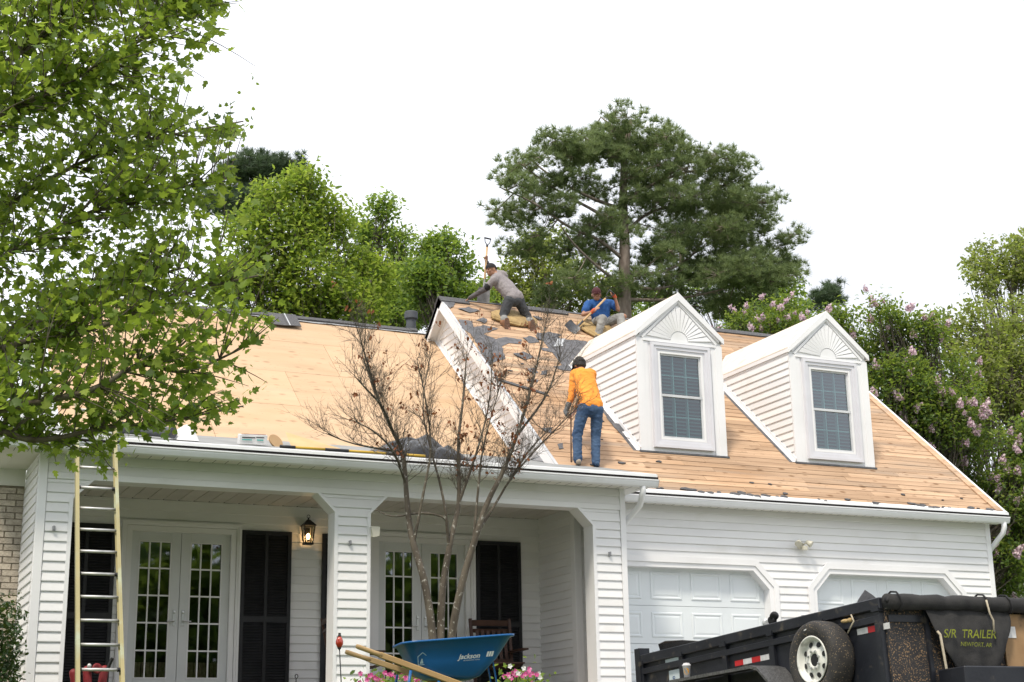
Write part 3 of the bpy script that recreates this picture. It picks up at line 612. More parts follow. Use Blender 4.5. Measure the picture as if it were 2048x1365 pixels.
M['wtrim'] = mat('window_trim_paint', (.66,.66,.70), (.62,.62,.66), rough=.45); M['sash'] = mat('vinyl_sash', (.62,.64,.66), rough=.4); M['muntin'] = mat('muntin_white', (.62,.7,.7), rough=.5)
dormer(11.075); dormer(13.89)
MAPLE_OUT = [(-0.11,6.32),(2.59,6.94),(2.68,6.06),(2.57,5.71),(2.38,5.54),(2.64,5.36),(3.09,5.55),(2.99,5.19),(2.66,4.87),(2.84,4.59),(2.64,4.34),(2.81,4.15),(2.65,3.87),(3.13,3.86),(3.14,3.71),(2.71,3.49),(3.02,3.23),(2.81,3.01),(3.04,2.78),(2.74,2.51),(2.34,2.6),(2.21,2.28),(1.8,2.17),(1.31,2.37),(0.42,2.27)]
MAPLE_LIMBS = [[(0.06,3.98),(0.93,4.77),(1.55,5.17),(2.17,5.77),(2.57,6.13)],[(0.1,3.6),(1.07,4.29),(1.5,4.73),(2.03,5.08),(3.02,5.47)],[(0.14,3.14),(1.04,3.71),(1.57,4.11),(2.22,4.45),(2.79,4.62)],[(0.16,2.92),(1.04,3.16),(1.57,3.61),(2.13,3.93),(2.64,4.12)],[(0.19,2.55),(1.16,3.05),(1.74,3.15),(2.27,3.49),(2.95,3.73)],[(0.22,2.25),(1.3,2.52),(1.66,2.59),(1.99,2.85),(2.3,2.76),(2.72,3.0)],[(0.21,2.33),(1.09,2.45),(1.35,2.37),(1.63,2.43),(1.89,2.53),(2.31,2.58),(2.98,2.77)],[(0.0,4.65),(0.89,5.31),(1.32,5.79),(1.76,6.43)]]
PINE_TRUNK = [(21.22,12.56),(21.24,13.82),(21.32,15.11),(21.3,16.08),(21.35,17.07),(21.45,18.08),(21.71,19.13)]
PINE_BR = [[(21.26,14.46),(20.29,14.98),(19.28,15.08),(18.13,15.64),(16.84,15.93)],[(21.33,15.27),(20.49,15.81),(19.48,16.15),(18.82,16.38),(17.67,17.01)],[(21.33,16.08),(20.34,16.43),(19.17,17.07),(18.43,17.85)],[(21.43,17.58),(20.57,18.11),(19.72,18.47)],[(21.45,18.08),(21.31,18.9),(20.97,19.35)],[(21.43,15.45),(22.43,16.32),(23.53,16.72),(24.85,17.25)],[(21.41,17.25),(22.52,18.08),(23.65,18.86)],[(21.28,14.06),(22.68,14.23),(24.17,15.15),(24.79,16.23),(25.42,17.33)],[(21.38,16.42),(22.66,17.27),(24.15,18.0),(25.1,18.14)],[(21.35,13.67),(20.41,13.72),(19.09,14.35),(18.44,14.74)],[(21.35,13.67),(22.66,13.74),(24.31,14.51),(25.85,15.36)],[(21.33,13.2),(22.82,13.36),(24.27,13.77),(25.58,14.25)]]
PINE_PADS = [(21.13,18.87,0.87),(22.2,18.91,0.64),(20.41,18.33,0.72),(18.51,17.7,0.76),(17.83,16.95,0.58),(19.35,17.43,0.84),(17.16,15.85,0.6),(17.97,15.78,0.77),(19.49,16.55,0.7),(20.14,15.6,0.6),(21.45,18.08,0.73),(22.89,18.31,0.9),(23.97,18.05,0.91),(22.48,17.24,0.88),(24.68,17.48,1.01),(25.79,17.21,0.94),(23.53,16.72,1.08),(25.17,16.45,1.11),(25.92,16.38,0.84),(24.02,15.62,0.99),(21.37,16.25,0.62),(19.61,14.89,0.59),(18.45,14.9,0.65),(22.74,15.29,0.79),(25.66,15.33,1.01),(26.61,15.45,0.66),(26.65,14.7,0.65),(24.85,14.24,1.08),(20.91,13.47,0.7),(19.4,13.61,0.68),(23.57,14.09,0.97),(26.32,14.08,0.83),(20.27,14.34,0.6),(22.17,14.41,0.62),(24.33,14.84,0.9),(25.37,13.81,0.82),(20.55,17.53,0.72),(20.88,16.92,0.65),(20.05,17.86,0.61),(22.25,16.21,0.73),(20.63,15.02,0.64),(22.08,18.18,0.74),(21.68,17.37,0.66),(18.96,15.68,0.62),(20.92,15.7,0.58),(18.49,16.65,0.56),(21.96,13.74,0.65)]
PINE2_PADS = [(14.35,22.9,1.04),(13.45,22.34,0.98),(15.27,22.83,0.73),(13.98,21.68,0.83),(14.89,21.6,0.72),(16.43,22.53,0.45),(12.78,21.4,0.77),(13.6,20.89,0.78),(15.8,22.37,0.51)]
PINE3_PADS = [(34.41,17.03,0.6),(35.16,17.46,0.52),(33.79,16.62,0.51),(34.87,16.88,0.56),(35.62,17.27,0.33)]
T1 = [(9.96,13.73,0.5),(9.21,13.09,0.62),(10.43,13.06,0.76),(8.55,12.22,0.6),(9.68,12.18,0.86),(11.22,12.77,0.64),(8.83,11.18,0.78),(10.21,11.08,0.93),(11.69,11.64,0.9),(9.47,10.24,0.72),(11.11,10.54,0.88),(8.22,11.1,0.53),(8.13,10.1,0.59)]
T2 = [(13.49,15.0,0.38),(13.2,14.21,0.55),(13.88,14.0,0.5),(14.03,12.98,0.8),(13.74,11.92,0.87),(14.48,12.14,0.59)]
T3 = [(12.45,11.82,0.45),(12.97,11.82,0.46),(12.39,10.99,0.56),(13.16,11.09,0.53),(13.49,11.51,0.31),(12.7,10.41,0.69),(13.61,10.63,0.46),(13.22,10.21,0.51)]
T4 = [(20.96,16.47,0.83),(21.93,17.14,0.68),(20.66,15.54,0.77),(21.69,15.48,0.93),(22.87,16.16,0.8),(23.22,15.12,0.86),(20.92,14.69,0.82),(24.1,15.21,0.77),(22.24,14.65,0.93),(20.18,14.96,0.54),(23.58,14.44,0.76),(19.54,14.97,0.64),(20.01,15.64,0.51),(19.08,14.48,0.64)]
T5 = [(26.8,15.61,0.82),(28.29,15.96,0.94),(29.79,15.84,0.85),(31.36,16.3,0.79),(25.96,15.33,0.8),(32.25,16.21,0.8),(31.51,16.81,0.88),(30.71,16.43,0.98),(32.68,15.86,0.89)]
T6 = [(37.72,17.2,0.88),(38.76,17.04,1.06),(36.92,16.34,0.68),(39.07,15.93,1.06),(40.24,17.42,1.45),(37.91,15.98,0.58),(39.11,17.86,0.47)]
T7 = [(28.25,11.17,0.78),(29.33,10.64,1.06),(27.36,11.01,0.61),(30.09,11.58,0.81),(28.74,9.58,1.12),(29.79,8.82,1.05),(28.16,8.42,0.85),(29.76,7.28,1.04),(30.18,10.28,0.89),(27.04,10.49,0.76),(27.65,9.84,0.93),(26.48,10.01,0.75),(27.18,8.76,0.92)]
MY1 = [(20.54,10.37,0.49),(19.93,9.98,0.42),(21.36,10.58,0.5),(20.94,9.96,0.58),(19.63,9.7,0.34)]
MY2 = [(18.91,8.59,0.45),(19.59,8.91,0.38),(20.15,8.72,0.52),(20.8,8.56,0.47),(19.63,8.07,0.7),(20.64,7.78,0.71),(19.93,7.23,0.76),(21.27,7.4,0.66),(20.78,6.6,0.77),(21.64,6.61,0.66),(22.07,5.72,0.79),(21.07,5.71,0.64),(22.59,5.05,0.8),(23.16,6.17,0.68),(21.77,4.9,0.65),(22.75,4.21,0.8),(22.79,3.48,0.66),(22.29,3.77,0.52),(23.39,4.88,0.81),(20.11,6.49,0.63)]
BARE = [[(6.41,1.23),(6.31,1.96),(6.19,2.44),(6.14,2.88),(6.1,3.46),(5.99,3.69),(5.8,4.16),(5.64,4.69)],[(6.48,1.23),(6.54,1.85),(6.64,2.32),(6.7,2.55),(6.83,2.91),(6.84,3.63),(6.95,4.25),(7.03,4.82)],[(6.6,1.23),(6.7,1.86),(6.86,2.44),(6.99,2.86),(7.19,3.23),(7.4,3.73),(7.54,4.3),(7.71,5.02)],[(6.64,2.37),(6.57,2.9),(6.44,3.54),(6.38,4.08),(6.51,4.71)],[(6.89,2.49),(7.16,2.87),(7.32,3.18),(7.8,3.7),(8.19,4.1)],[(6.19,2.44),(6.3,3.06),(6.37,3.48),(6.3,4.08),(6.17,4.56)],[(6.12,3.11),(5.89,3.42),(5.59,3.6),(5.28,3.67)],[(5.99,3.69),(5.71,3.94),(5.46,4.12),(5.31,4.21)],[(7.19,3.23),(7.66,3.57),(8.04,3.9)],[(6.83,2.91),(7.0,3.52),(7.21,4.15),(7.28,4.79)],[(6.86,2.44),(6.9,3.03),(6.94,3.52),(7.11,4.27)],[(6.1,3.46),(5.77,3.47),(5.44,3.53),(5.19,3.66)],[(5.8,4.16),(5.49,4.43),(5.36,4.66)],[(7.4,3.73),(7.81,4.2),(7.89,4.65)],[(6.7,2.55),(6.61,2.72),(6.3,2.77),(5.99,2.69),(5.81,2.8)]]
# ---------------------------------------------------------------- trees and plants
import numpy as np
rng = np.random.default_rng(5)
def leaf_mat(name, cols, transl=.35, rough=.5, tcol=(.45,.6,.06)):
    m = bpy.data.materials.new(name); m.use_nodes = True; t = m.node_tree; N = t.nodes; l = t.links.new; b = N['Principled BSDF']
    g = N.new('ShaderNodeNewGeometry'); oi = N.new('ShaderNodeObjectInfo'); ad = N.new('ShaderNodeMath'); ad.operation = 'ADD'; fr = N.new('ShaderNodeMath'); fr.operation = 'FRACT'
    l(g.outputs['Random Per Island'], ad.inputs[0]); l(oi.outputs['Random'], ad.inputs[1]); l(ad.outputs[0], fr.inputs[0])
    cr = N.new('ShaderNodeValToRGB'); e = cr.color_ramp.elements; n = len(cols)
    while len(e) < n: e.new(.5)
    for i, c in enumerate(cols): e[i].position = i/(n-1); e[i].color = (*c, 1)
    l(fr.outputs[0], cr.inputs[0]); l(cr.outputs[0], b.inputs['Base Color']); b.inputs['Roughness'].default_value = rough; b.inputs['Specular IOR Level'].default_value = .35
    tr = N.new('ShaderNodeBsdfTranslucent'); mx_ = N.new('ShaderNodeMix'); mx_.data_type = 'RGBA'; mx_.inputs[0].default_value = .5; l(cr.outputs[0], mx_.inputs[6]); mx_.inputs[7].default_value = (*tcol, 1); l(mx_.outputs[2], tr.inputs[0])
    ms = N.new('ShaderNodeMixShader'); ms.inputs[0].default_value = transl; l(b.outputs[0], ms.inputs[1]); l(tr.outputs[0], ms.inputs[2]); l(ms.outputs[0], N['Material Output'].inputs[0]); return m
def npmesh(name, V, F, mat_, parent=None, smooth=False):
    """V (n,3) array, F (m,k) array of equal-sized faces"""
    me = bpy.data.meshes.new(name); k = F.shape[1]
    me.vertices.add(len(V)); me.vertices.foreach_set('co', V.astype(np.float32).ravel()); me.loops.add(F.size); me.loops.foreach_set('vertex_index', F.astype(np.int32).ravel())
    me.polygons.add(len(F)); me.polygons.foreach_set('loop_start', np.arange(0, F.size, k, dtype=np.int32)); me.materials.append(mat_); me.update(calc_edges=True); me.validate()
    if smooth: me.polygons.foreach_set('use_smooth', [True]*len(me.polygons))
    return link(name, me, parent)
def rots(n, up=.9, dirs=None):
    """n random frames whose normals lean towards up"""
    nr = rng.normal(size=(n,3)); nr[:,2] += up*1.6; nr /= np.linalg.norm(nr, axis=1)[:,None]
    a = rng.normal(size=(n,3)) if dirs is None else dirs+rng.normal(size=(n,3))*.5
    a -= nr*(a*nr).sum(1)[:,None]; a /= np.linalg.norm(a, axis=1)[:,None]; b = np.cross(nr, a); return a, b, nr
def scatter(pts, size, tv, tf, up=.9, dirs=None, jit=.35):
    n = len(pts); a, b, c = rots(n, up, dirs); s = size*(1+jit*rng.uniform(-1, 1, n)); tv = np.asarray(tv)
    V = pts[:,None,:]+s[:,None,None]*(tv[None,:,0,None]*a[:,None,:]+tv[None,:,1,None]*b[:,None,:]+tv[None,:,2,None]*c[:,None,:])
    F = np.asarray(tf)[None]+(np.arange(n)*len(tv))[:,None,None]; return V.reshape(-1,3), F.reshape(-1, F.shape[2]), (a, b, c, s)
# leaf shapes: x along the stalk
half = [(.0,.0),(.10,.30),(.30,.52),(.36,.28),(.62,.40),(.66,.16),(1.0,0)]
MAPLE_V = [(x, y, .12*abs(y)-.12*x*x) for x, y in half]+[(x, -y, .12*abs(y)-.12*x*x) for x, y in half[1:-1]]+[(.38,0,-.03)]
o_ = [0,1,2,3,4,5,6,11,10,9,8,7]; MAPLE_F = [(12, o_[i], o_[(i+1)%12]) for i in range(12)]
OVAL_V = [(0,0,0),(.35,.24,.05),(.75,.2,.02),(1,0,-.08),(.75,-.2,.02),(.35,-.24,.05)]; OVAL_F = [(0,1,2,3),(0,3,4,5)]
def curve(p, q, bend, n=5):
    p, q = np.array(p, float), np.array(q, float); L_ = np.linalg.norm(q-p); m = (p+q)/2+rng.normal(size=3)*bend*L_; t = np.linspace(0, 1, n)[:,None]
    return (1-t)**2*p+2*t*(1-t)*m+t*t*q
class Twigs:
    def __init__(s): s.V = []; s.F = []; s.n = 0
    def add(s, pts, r0, r1, k=4):
        pts = np.asarray(pts, float); n = len(pts); d = np.gradient(pts, axis=0); d /= np.linalg.norm(d, axis=1)[:,None]+1e-9
        ref = np.array([.3,.2,.93]) if abs(d[0,2]) < .8 else np.array([.9,.3,.1]); a = np.cross(d, ref); a /= np.linalg.norm(a, axis=1)[:,None]+1e-9; b = np.cross(d, a)
        r = np.linspace(r0, r1, n)[:,None,None]; th = np.arange(k)*2*np.pi/k
        V = pts[:,None]+r*(np.cos(th)[None,:,None]*a[:,None]+np.sin(th)[None,:,None]*b[:,None]); i = np.arange(n-1)[:,None]*k; j = np.arange(k)[None]; j2 = (j+1)%k
        s.F.append(np.stack([i+j, i+j2, i+k+j2, i+k+j], -1).reshape(-1,4)+s.n); s.V.append(V.reshape(-1,3)); s.n += n*k
    def build(s, name, m, parent): return npmesh(name, np.concatenate(s.V), np.concatenate(s.F), m, parent, True)
M['bark'] = mat('bark', (.10,.08,.06), (.19,.16,.13), rough=.95, scale=6, stretch=(2,2,.5), bump=.9, bscale=22)
M['pinebark'] = mat('pine_bark', (.15,.115,.095), (.27,.22,.19), rough=.95, scale=5, stretch=(2,2,.6), bump=1, bscale=14)
M['greybark'] = mat('grey_bark', (.058,.047,.035), (.125,.105,.08), rough=.9, scale=9, stretch=(1,1,.4), bump=.7, bscale=40, dirt=(.36,.35,.31), dscale=26, dlo=.6, dhi=.68)
M['maple'] = leaf_mat('maple_leaf', [(.04,.085,.015),(.09,.155,.024),(.16,.235,.038),(.29,.36,.06)], .55, .45)
M['leafA'] = leaf_mat('sunny_leaf', [(.08,.15,.03),(.15,.23,.04),(.24,.31,.06),(.38,.42,.08)], .6)
M['leafB'] = leaf_mat('broad_leaf', [(.06,.12,.03),(.10,.18,.045),(.16,.25,.06),(.23,.31,.08)], .56)
M['leafC'] = leaf_mat('olive_leaf', [(.11,.13,.05),(.17,.195,.07),(.24,.26,.09),(.33,.33,.12)], .55)
M['leafD'] = leaf_mat('myrtle_leaf', [(.04,.085,.025),(.075,.135,.035),(.13,.20,.05),(.25,.29,.06)], .5)
M['needle'] = leaf_mat('pine_needle', [(.10,.15,.065),(.14,.195,.08),(.18,.235,.10),(.22,.27,.12)], .42, .6, (.4,.48,.15))
M['needleB'] = leaf_mat('dark_pine_needle', [(.05,.08,.045),(.07,.11,.06),(.10,.145,.075)], .2, .6, (.2,.3,.08))
M['hedge'] = leaf_mat('hedge_leaf', [(.012,.03,.012),(.022,.05,.016),(.04,.08,.025)], .15, .35)
M['deadleaf'] = leaf_mat('dead_leaf', [(.13,.04,.015),(.22,.075,.03),(.30,.12,.05)], .3, .7, (.4,.15,.04))
M['flower'] = leaf_mat('mauve_flower', [(.56,.38,.48),(.66,.50,.56),(.78,.68,.68),(.72,.55,.60)], .3, .7, (.7,.4,.6))

def nearest_path(paths, p):
    best = None
    for P_ in paths:
        d = np.linalg.norm(P_-p, axis=1)+np.maximum(0, P_[:,0]-p[0]+.1)*.0; i = int(d.argmin())
        if best is None or d[i] < best[0]: best = (d[i], P_, i)
    return best
def dense(pts, n=8):
    pts = np.array(pts, float); out = []
    for a, b in zip(pts, pts[1:]): out += [a+(b-a)*k/n for k in range(n)]
    return np.array(out+[pts[-1]])
def smooth_path(pts, it=2):
    pts = np.array(pts, float)
    for _ in range(it):
        q = [pts[0]]
        for a, b in zip(pts, pts[1:]): q += [a*.75+b*.25, a*.25+b*.75]
        pts = np.array(q+[pts[-1]])
    return pts
# --- maple hanging in from the left
def in_poly(p, poly):
    c = False; n = len(poly)
    for i in range(n):
        (x1, y1), (x2, y2) = poly[i], poly[i-1]
        if (y1 > p[1]) != (y2 > p[1]) and p[0] < (x2-x1)*(p[1]-y1)/(y2-y1)+x1: c = not c
    return c
def maple():
    base = (-.75, 11.7, gz(-.75, 11.7)); t = thing('maple_tree', 'leafy green maple tree at the left hanging over the porch roof', 'tree', base)
    tw = Twigs(); trunk = smooth_path([base, (-.72,11.7,1.2), (-.62,11.65,2.6), (-.55,11.6,4.4), (-.35,11.5,7.4)]); tk = Twigs(); tk.add(trunk, .17, .06, 10); tk.build('trunk', M['bark'], t)
    ys = [11.0, 12.1, 11.4, 12.4, 11.2, 10.9, 11.8, 11.6]; paths = []
    for l_, y in zip(MAPLE_LIMBS, ys):
        s_ = np.array([(-.6, 11.65, l_[0][1]-.55)]); P_ = np.array([(x, 11.6+(y-11.6)*min(1, (i+1)/3)+rng.normal()*.06, z) for i, (x, z) in enumerate(l_)])
        P_ = smooth_path(np.concatenate([s_, P_])); lim = Twigs(); lim.add(P_, .036, .006, 6); lim.build('limb', M['bark'], t); paths.append(P_)
    pts = []; dirs = []; N = 0; tries = 0
    while N < 1300 and tries < 15000:
        tries += 1; x, z = rng.uniform(.3, 3.2), rng.uniform(2.1, 6.7)
        if not in_poly((x, z), MAPLE_OUT): continue
        y = rng.uniform(10.4, 12.9)
        if noise.noise((x*1.5, y*1.2, z*1.9)) < -.2: continue
        c = np.array([x, y, z]); d, P_, i = nearest_path(paths, c+np.array([-.25,0,-.12]))
        if d > .85 or (x > 2.2 and d > .68): continue
        s_ = P_[i]; q = curve(s_, c, .08, 7); tw.add(q, .0075, .0025, 3); N += 1; dv = (q[-1]-q[2]); dv /= np.linalg.norm(dv)+1e-6
        m_ = rng.integers(11, 19); tt = rng.uniform(.25, 1.12, m_); pp = q[0]+(q[-1]-q[0])*tt[:,None]; k = np.minimum((tt*6).astype(int), 6); pp = np.where(tt[:,None] <= 1, q[k], pp)+rng.normal(size=(m_,3))*np.array([.075,.075,.06])
        pts.append(pp); dirs.append(np.repeat(dv[None], m_, 0)+np.array([0,0,-.35]))
    tag(tw.build('twig', M['bark'], t), kind='stuff')
    pts = np.concatenate(pts); dirs = np.concatenate(dirs); ok = np.array([in_poly((p[0], p[2]), MAPLE_OUT) for p in pts]); pts, dirs = pts[ok], dirs[ok]
    V, F, (a, b, c, s_) = scatter(pts, .067, MAPLE_V, MAPLE_F, .55, dirs, .5)
    # the 300 leaves nearest to the camera are single objects, the rest one mass
    vis = np.where((pts[:,0] > .55) & (pts[:,2] < 6.2), pts[:,1], 99); near = set(np.argsort(vis)[:300].tolist()); keep = np.array([i not in near for i in range(len(pts))])
    nv = len(MAPLE_V); Vk = V.reshape(-1, nv, 3)[keep]; n = len(Vk)
    tag(npmesh('foliage', Vk.reshape(-1,3), (np.asarray(MAPLE_F)[None]+(np.arange(n)*nv)[:,None,None]).reshape(-1,3), M['maple'], t), kind='stuff')
    me = bpy.data.meshes.new('leaf'); me.from_pydata(MAPLE_V, [], MAPLE_F); me.materials.append(M['maple'])
    for i in sorted(near):
        o = link('leaf', me, t); A = Matrix((( a[i][0], b[i][0], c[i][0], 0), (a[i][1], b[i][1], c[i][1], 0), (a[i][2], b[i][2], c[i][2], 0), (0,0,0,1)))
        o.matrix_basis = Matrix.Translation(Vector(pts[i])) @ A @ Matrix.Scale(float(s_[i]), 4)
maple()

# --- broadleaf trees behind the house
def broadleaf(name, label, cat, Y, blobs, m, nleaf, size, thick=.8, group=None, base=None, clear=None, bark=None, per=11, spread=.17, mid=True, trunk_r=.16):
    bx = base[0] if base else sum(b[0] for b in blobs)/len(blobs); by = base[1] if base else Y; b0 = (bx, by, gz(bx, by)-.1)
    t = thing(name, label, cat, b0, group); tr = Twigs(); zlow = min(b[1] for b in blobs); ztop = max(b[1] for b in blobs)
    fork = np.array([bx, by, b0[2]+(zlow-b0[2])*.5]); tr.add(smooth_path([b0, (bx+rng.normal()*.1, by, (b0[2]+fork[2])/2), fork]), trunk_r, trunk_r*.7, 8); tr.build('trunk', bark or M['bark'], t)
    br = Twigs(); pts = []; vol = [b[2]**2 for b in blobs]
    for (x, z, r), v in zip(blobs, vol):
        c = np.array([x, Y+rng.uniform(-1, 1)*r*.7, z]); P_ = curve(fork, c, .10, 8); br.add(P_, trunk_r*.38, .014, 5)
        n = max(6, int(nleaf*v/sum(vol)/per))
        u = rng.normal(size=(n,3)); u /= np.linalg.norm(u, axis=1)[:,None]; rr = r*rng.uniform(.25, 1, n)**.5; cl_ = c+u*rr[:,None]*np.array([1, thick, .92])
        cl_ = cl_[np.array([noise.noise((p[0]*.9/max(.6, r), p[1]*.9, p[2]*1.1/max(.6, r))) > -.22 for p in cl_])]
        for p in cl_[::2]: br.add(curve(P_[rng.integers(4, 8)], p, .12, 4), .016, .005, 3)
        pts.append((cl_[:,None]+rng.normal(size=(len(cl_), per, 3))*spread*np.array([1,1,.62])).reshape(-1,3))
    tag(br.build('branch', bark or M['bark'], t), kind='stuff'); pts = np.concatenate(pts)
    if clear is not None: pts = pts[clear(pts)]
    V, F, _ = scatter(pts, size, OVAL_V, OVAL_F, .7); tag(npmesh('crown', V, F, m, t), kind='stuff'); return t, pts
hb = lambda p: ~((p[:,0] < 17.35) & (p[:,1] < 28.6))
G_ = 'trees behind the house'
broadleaf('broadleaf_tree', 'broadleaf tree with sunlit yellow green top behind the plywood roof', 'tree', 34, T1, M['leafA'], 26000, .13, group=G_, per=14, spread=.2)
broadleaf('broadleaf_tree', 'green tree with a thin upright top right of the yellow green one', 'tree', 38, T2, M['leafB'], 11000, .13, group=G_)
broadleaf('broadleaf_tree', 'round green tree behind the black vent pipe', 'tree', 32, T3, M['leafB'], 12000, .11, group=G_)
broadleaf('broadleaf_tree', 'pale olive green tree left of and behind the tall pine trunk', 'tree', 44, T4, M['leafC'], 14000, .15, group=G_)
broadleaf('broadleaf_tree', 'shaded green tree low behind the pine and the first dormer', 'tree', 45, T5, M['leafB'], 7000, .16, group=G_)
broadleaf('broadleaf_tree', 'yellowish tall tree at the right edge of the photo against the sky', 'tree', 40, T6, M['leafC'], 8000, .16, group=G_)
broadleaf('broadleaf_tree', 'grey green tree at the right edge behind the pink flowering shrub', 'tree', 31, T7, M['leafC'], 20000, .13, group=G_)
# undergrowth masses low behind the ridge so the trees stand in a wood
def understory():
    pts = []
    for _ in range(900):
        x = rng.uniform(6, 34); c = np.array([x, rng.uniform(46, 56), rng.uniform(0, 13.2-.0*x)]); 
        pts.append(c+rng.normal(size=(22,3))*np.array([.55,.5,.45]))
    V, F, _ = scatter(np.concatenate(pts), .24, OVAL_V, OVAL_F, .6); tag(npmesh('far_wood', V, F, M['leafB']), 'dim green wood far behind the house', 'wood', kind='stuff')
understory()
# --- pines
def tuft_shape(n=34):
    V = []; F = []
    for i in range(n):
        th = rng.uniform(0, 2*np.pi); ph = rng.uniform(.15, 1.5); d = np.array([np.sin(ph)*np.cos(th), np.sin(ph)*np.sin(th), np.cos(ph)]); s_ = np.cross(d, rng.normal(size=3)); s_ /= np.linalg.norm(s_); L_ = rng.uniform(.75, 1.1)
        k = len(V); V += [s_*.035, -s_*.035, d*L_]; F.append((k, k+1, k+2))
    return np.array(V), np.array(F)
TV, TF = tuft_shape()
def pine(name, label, Y, trunk, brs, pads, m, dens, size, thick=.9, group=G_, r0=.26, r1=.06):
    bx = trunk[0][0]; b0 = (bx, Y, gz(bx, Y)-.1); t = thing(name, label, 'tree', b0, group); P_ = smooth_path([b0, (bx-.05, Y, (trunk[0][1]+b0[2])/2)]+[(x, Y, z) for x, z in trunk]); k = Twigs(); k.add(P_, r0, r1, 10); k.build('trunk', M['pinebark'], t)
    br = Twigs(); paths = [P_]
    for b in brs:
        y1 = rng.uniform(-1.6, 1.6); q = smooth_path([(x, Y+y1*i/(len(b)-1), z) for i, (x, z) in enumerate(b)]); lim = Twigs(); lim.add(q, .066, .016, 6); lim.build('limb', M['pinebark'], t); paths.append(q)
    T_ = []; D_ = []
    for x, z, r in pads:
        for sub in range(3 if r > .5 else 2):
            y = Y+rng.uniform(-1.7, 1.7)*thick; c = np.array([x+rng.normal()*r*.18, y, z+rng.normal()*r*.15-.12*r]); d, Q, i = nearest_path(paths, c); br.add(curve(Q[i], c, .05, 6), .022, .008, 4)
            n = int(dens*r*r)
            u = rng.normal(size=(n,3)); u /= np.linalg.norm(u, axis=1)[:,None]; p = c+u*(r*rng.uniform(.3, 1, n)**.6)[:,None]*np.array([.98, .9, .48]); T_.append(p); D_.append(u)
            for q in p[::5]: br.add(curve(c, q, .1, 3), .012, .004, 3)
    tag(br.build('branch', M['pinebark'], t), kind='stuff'); T_ = np.concatenate(T_); V, F, _ = scatter(T_, size, TV, TF, 1.1); tag(npmesh('crown', V, F, m, t), kind='stuff')
pine('pine_tree', 'tall pine with spreading flat-topped crown behind the dormers', 38, PINE_TRUNK, PINE_BR, PINE_PADS, M['needle'], 100, .225)
px_ = sum(p[0] for p in PINE2_PADS)/len(PINE2_PADS); px3 = sum(p[0] for p in PINE3_PADS)/len(PINE3_PADS); pz3 = max(p[1] for p in PINE3_PADS)
pine('pine_tree', 'dark rounded pine far off behind the maple leaves', 55, [(px_,17), (px_,21), (px_+.1,max(p[1] for p in PINE2_PADS))], [], PINE2_PADS, M['needleB'], 85, .32, .6)
pine('pine_tree', 'slim second pine trunk close behind the tall pine', 41, [(25.0,12.5), (25.05,14.5), (25.2,17.0)], [], [(25.2,17.1,.8), (26.2,16.6,.7), (24.6,16.2,.7), (27.0,15.8,.8), (26.6,14.8,.8), (27.6,14.6,.7)], M['needleB'], 95, .23, r0=.2)
pine('pine_tree', 'small dark pine top between the two dormers', 46, [(px3,pz3-4), (px3,pz3-2), (px3+.1,pz3)], [], PINE3_PADS, M['needleB'], 90, .26, .5)
# --- crape myrtles with mauve panicles
def panicle():
    n = 70; u = rng.normal(size=(n,3)); u /= np.linalg.norm(u, axis=1)[:,None]; p = u*rng.uniform(.4, 1, n)[:,None]*np.array([.085,.085,.13]); V, F, _ = scatter(p, .045, [(0,-.5,0),(1,-.5,.2),(1,.5,0),(0,.5,.2)], [(0,1,2,3)], .3)
    me = bpy.data.meshes.new('flower_panicle'); me.from_pydata(V.tolist(), [], F.tolist()); me.materials.append(M['flower']); return me
def myrtle(label, Y, blobs, nleaf, nfl, base):
    t, pts = broadleaf('crape_myrtle', label, 'shrub', Y, blobs, M['leafD'], nleaf, .085, .75, 'flowering shrubs beside the garage', base, hb, M['greybark'], 12, .15, trunk_r=.09)
    me = panicle(); idx = rng.permutation(len(pts)); k = 0; sel = []
    ctr = [(np.array([x, Y, z]), r) for x, z, r in blobs]
    for i in idx:
        p = pts[i]
        if p[1] > Y+.2: continue
        if min(np.linalg.norm(p-c)/r for c, r in ctr) < .62: continue
        if any(np.linalg.norm(p-q) < .17 for q in sel): continue
        sel.append(p); o = link('flower_panicle', me, t); o.matrix_basis = Matrix.Translation(Vector(p)+Vector((0,-.12,.06))) @ Matrix.Rotation(rng.uniform(-.6,.6), 4, 'X') @ Matrix.Rotation(rng.uniform(-.6,.6), 4, 'Y') @ Matrix.Scale(float(rng.uniform(.5, .95)), 4); k += 1
        if k >= nfl: break
myrtle('bright green crape myrtle with pink blossom showing over the ridge between the dormers', 29.8, MY1, 7000, 34, (19.9, 30.0))
myrtle('tall crape myrtle full of mauve blossom right of the garage', 24.5, MY2, 66000, 150, (20.2, 24.6))
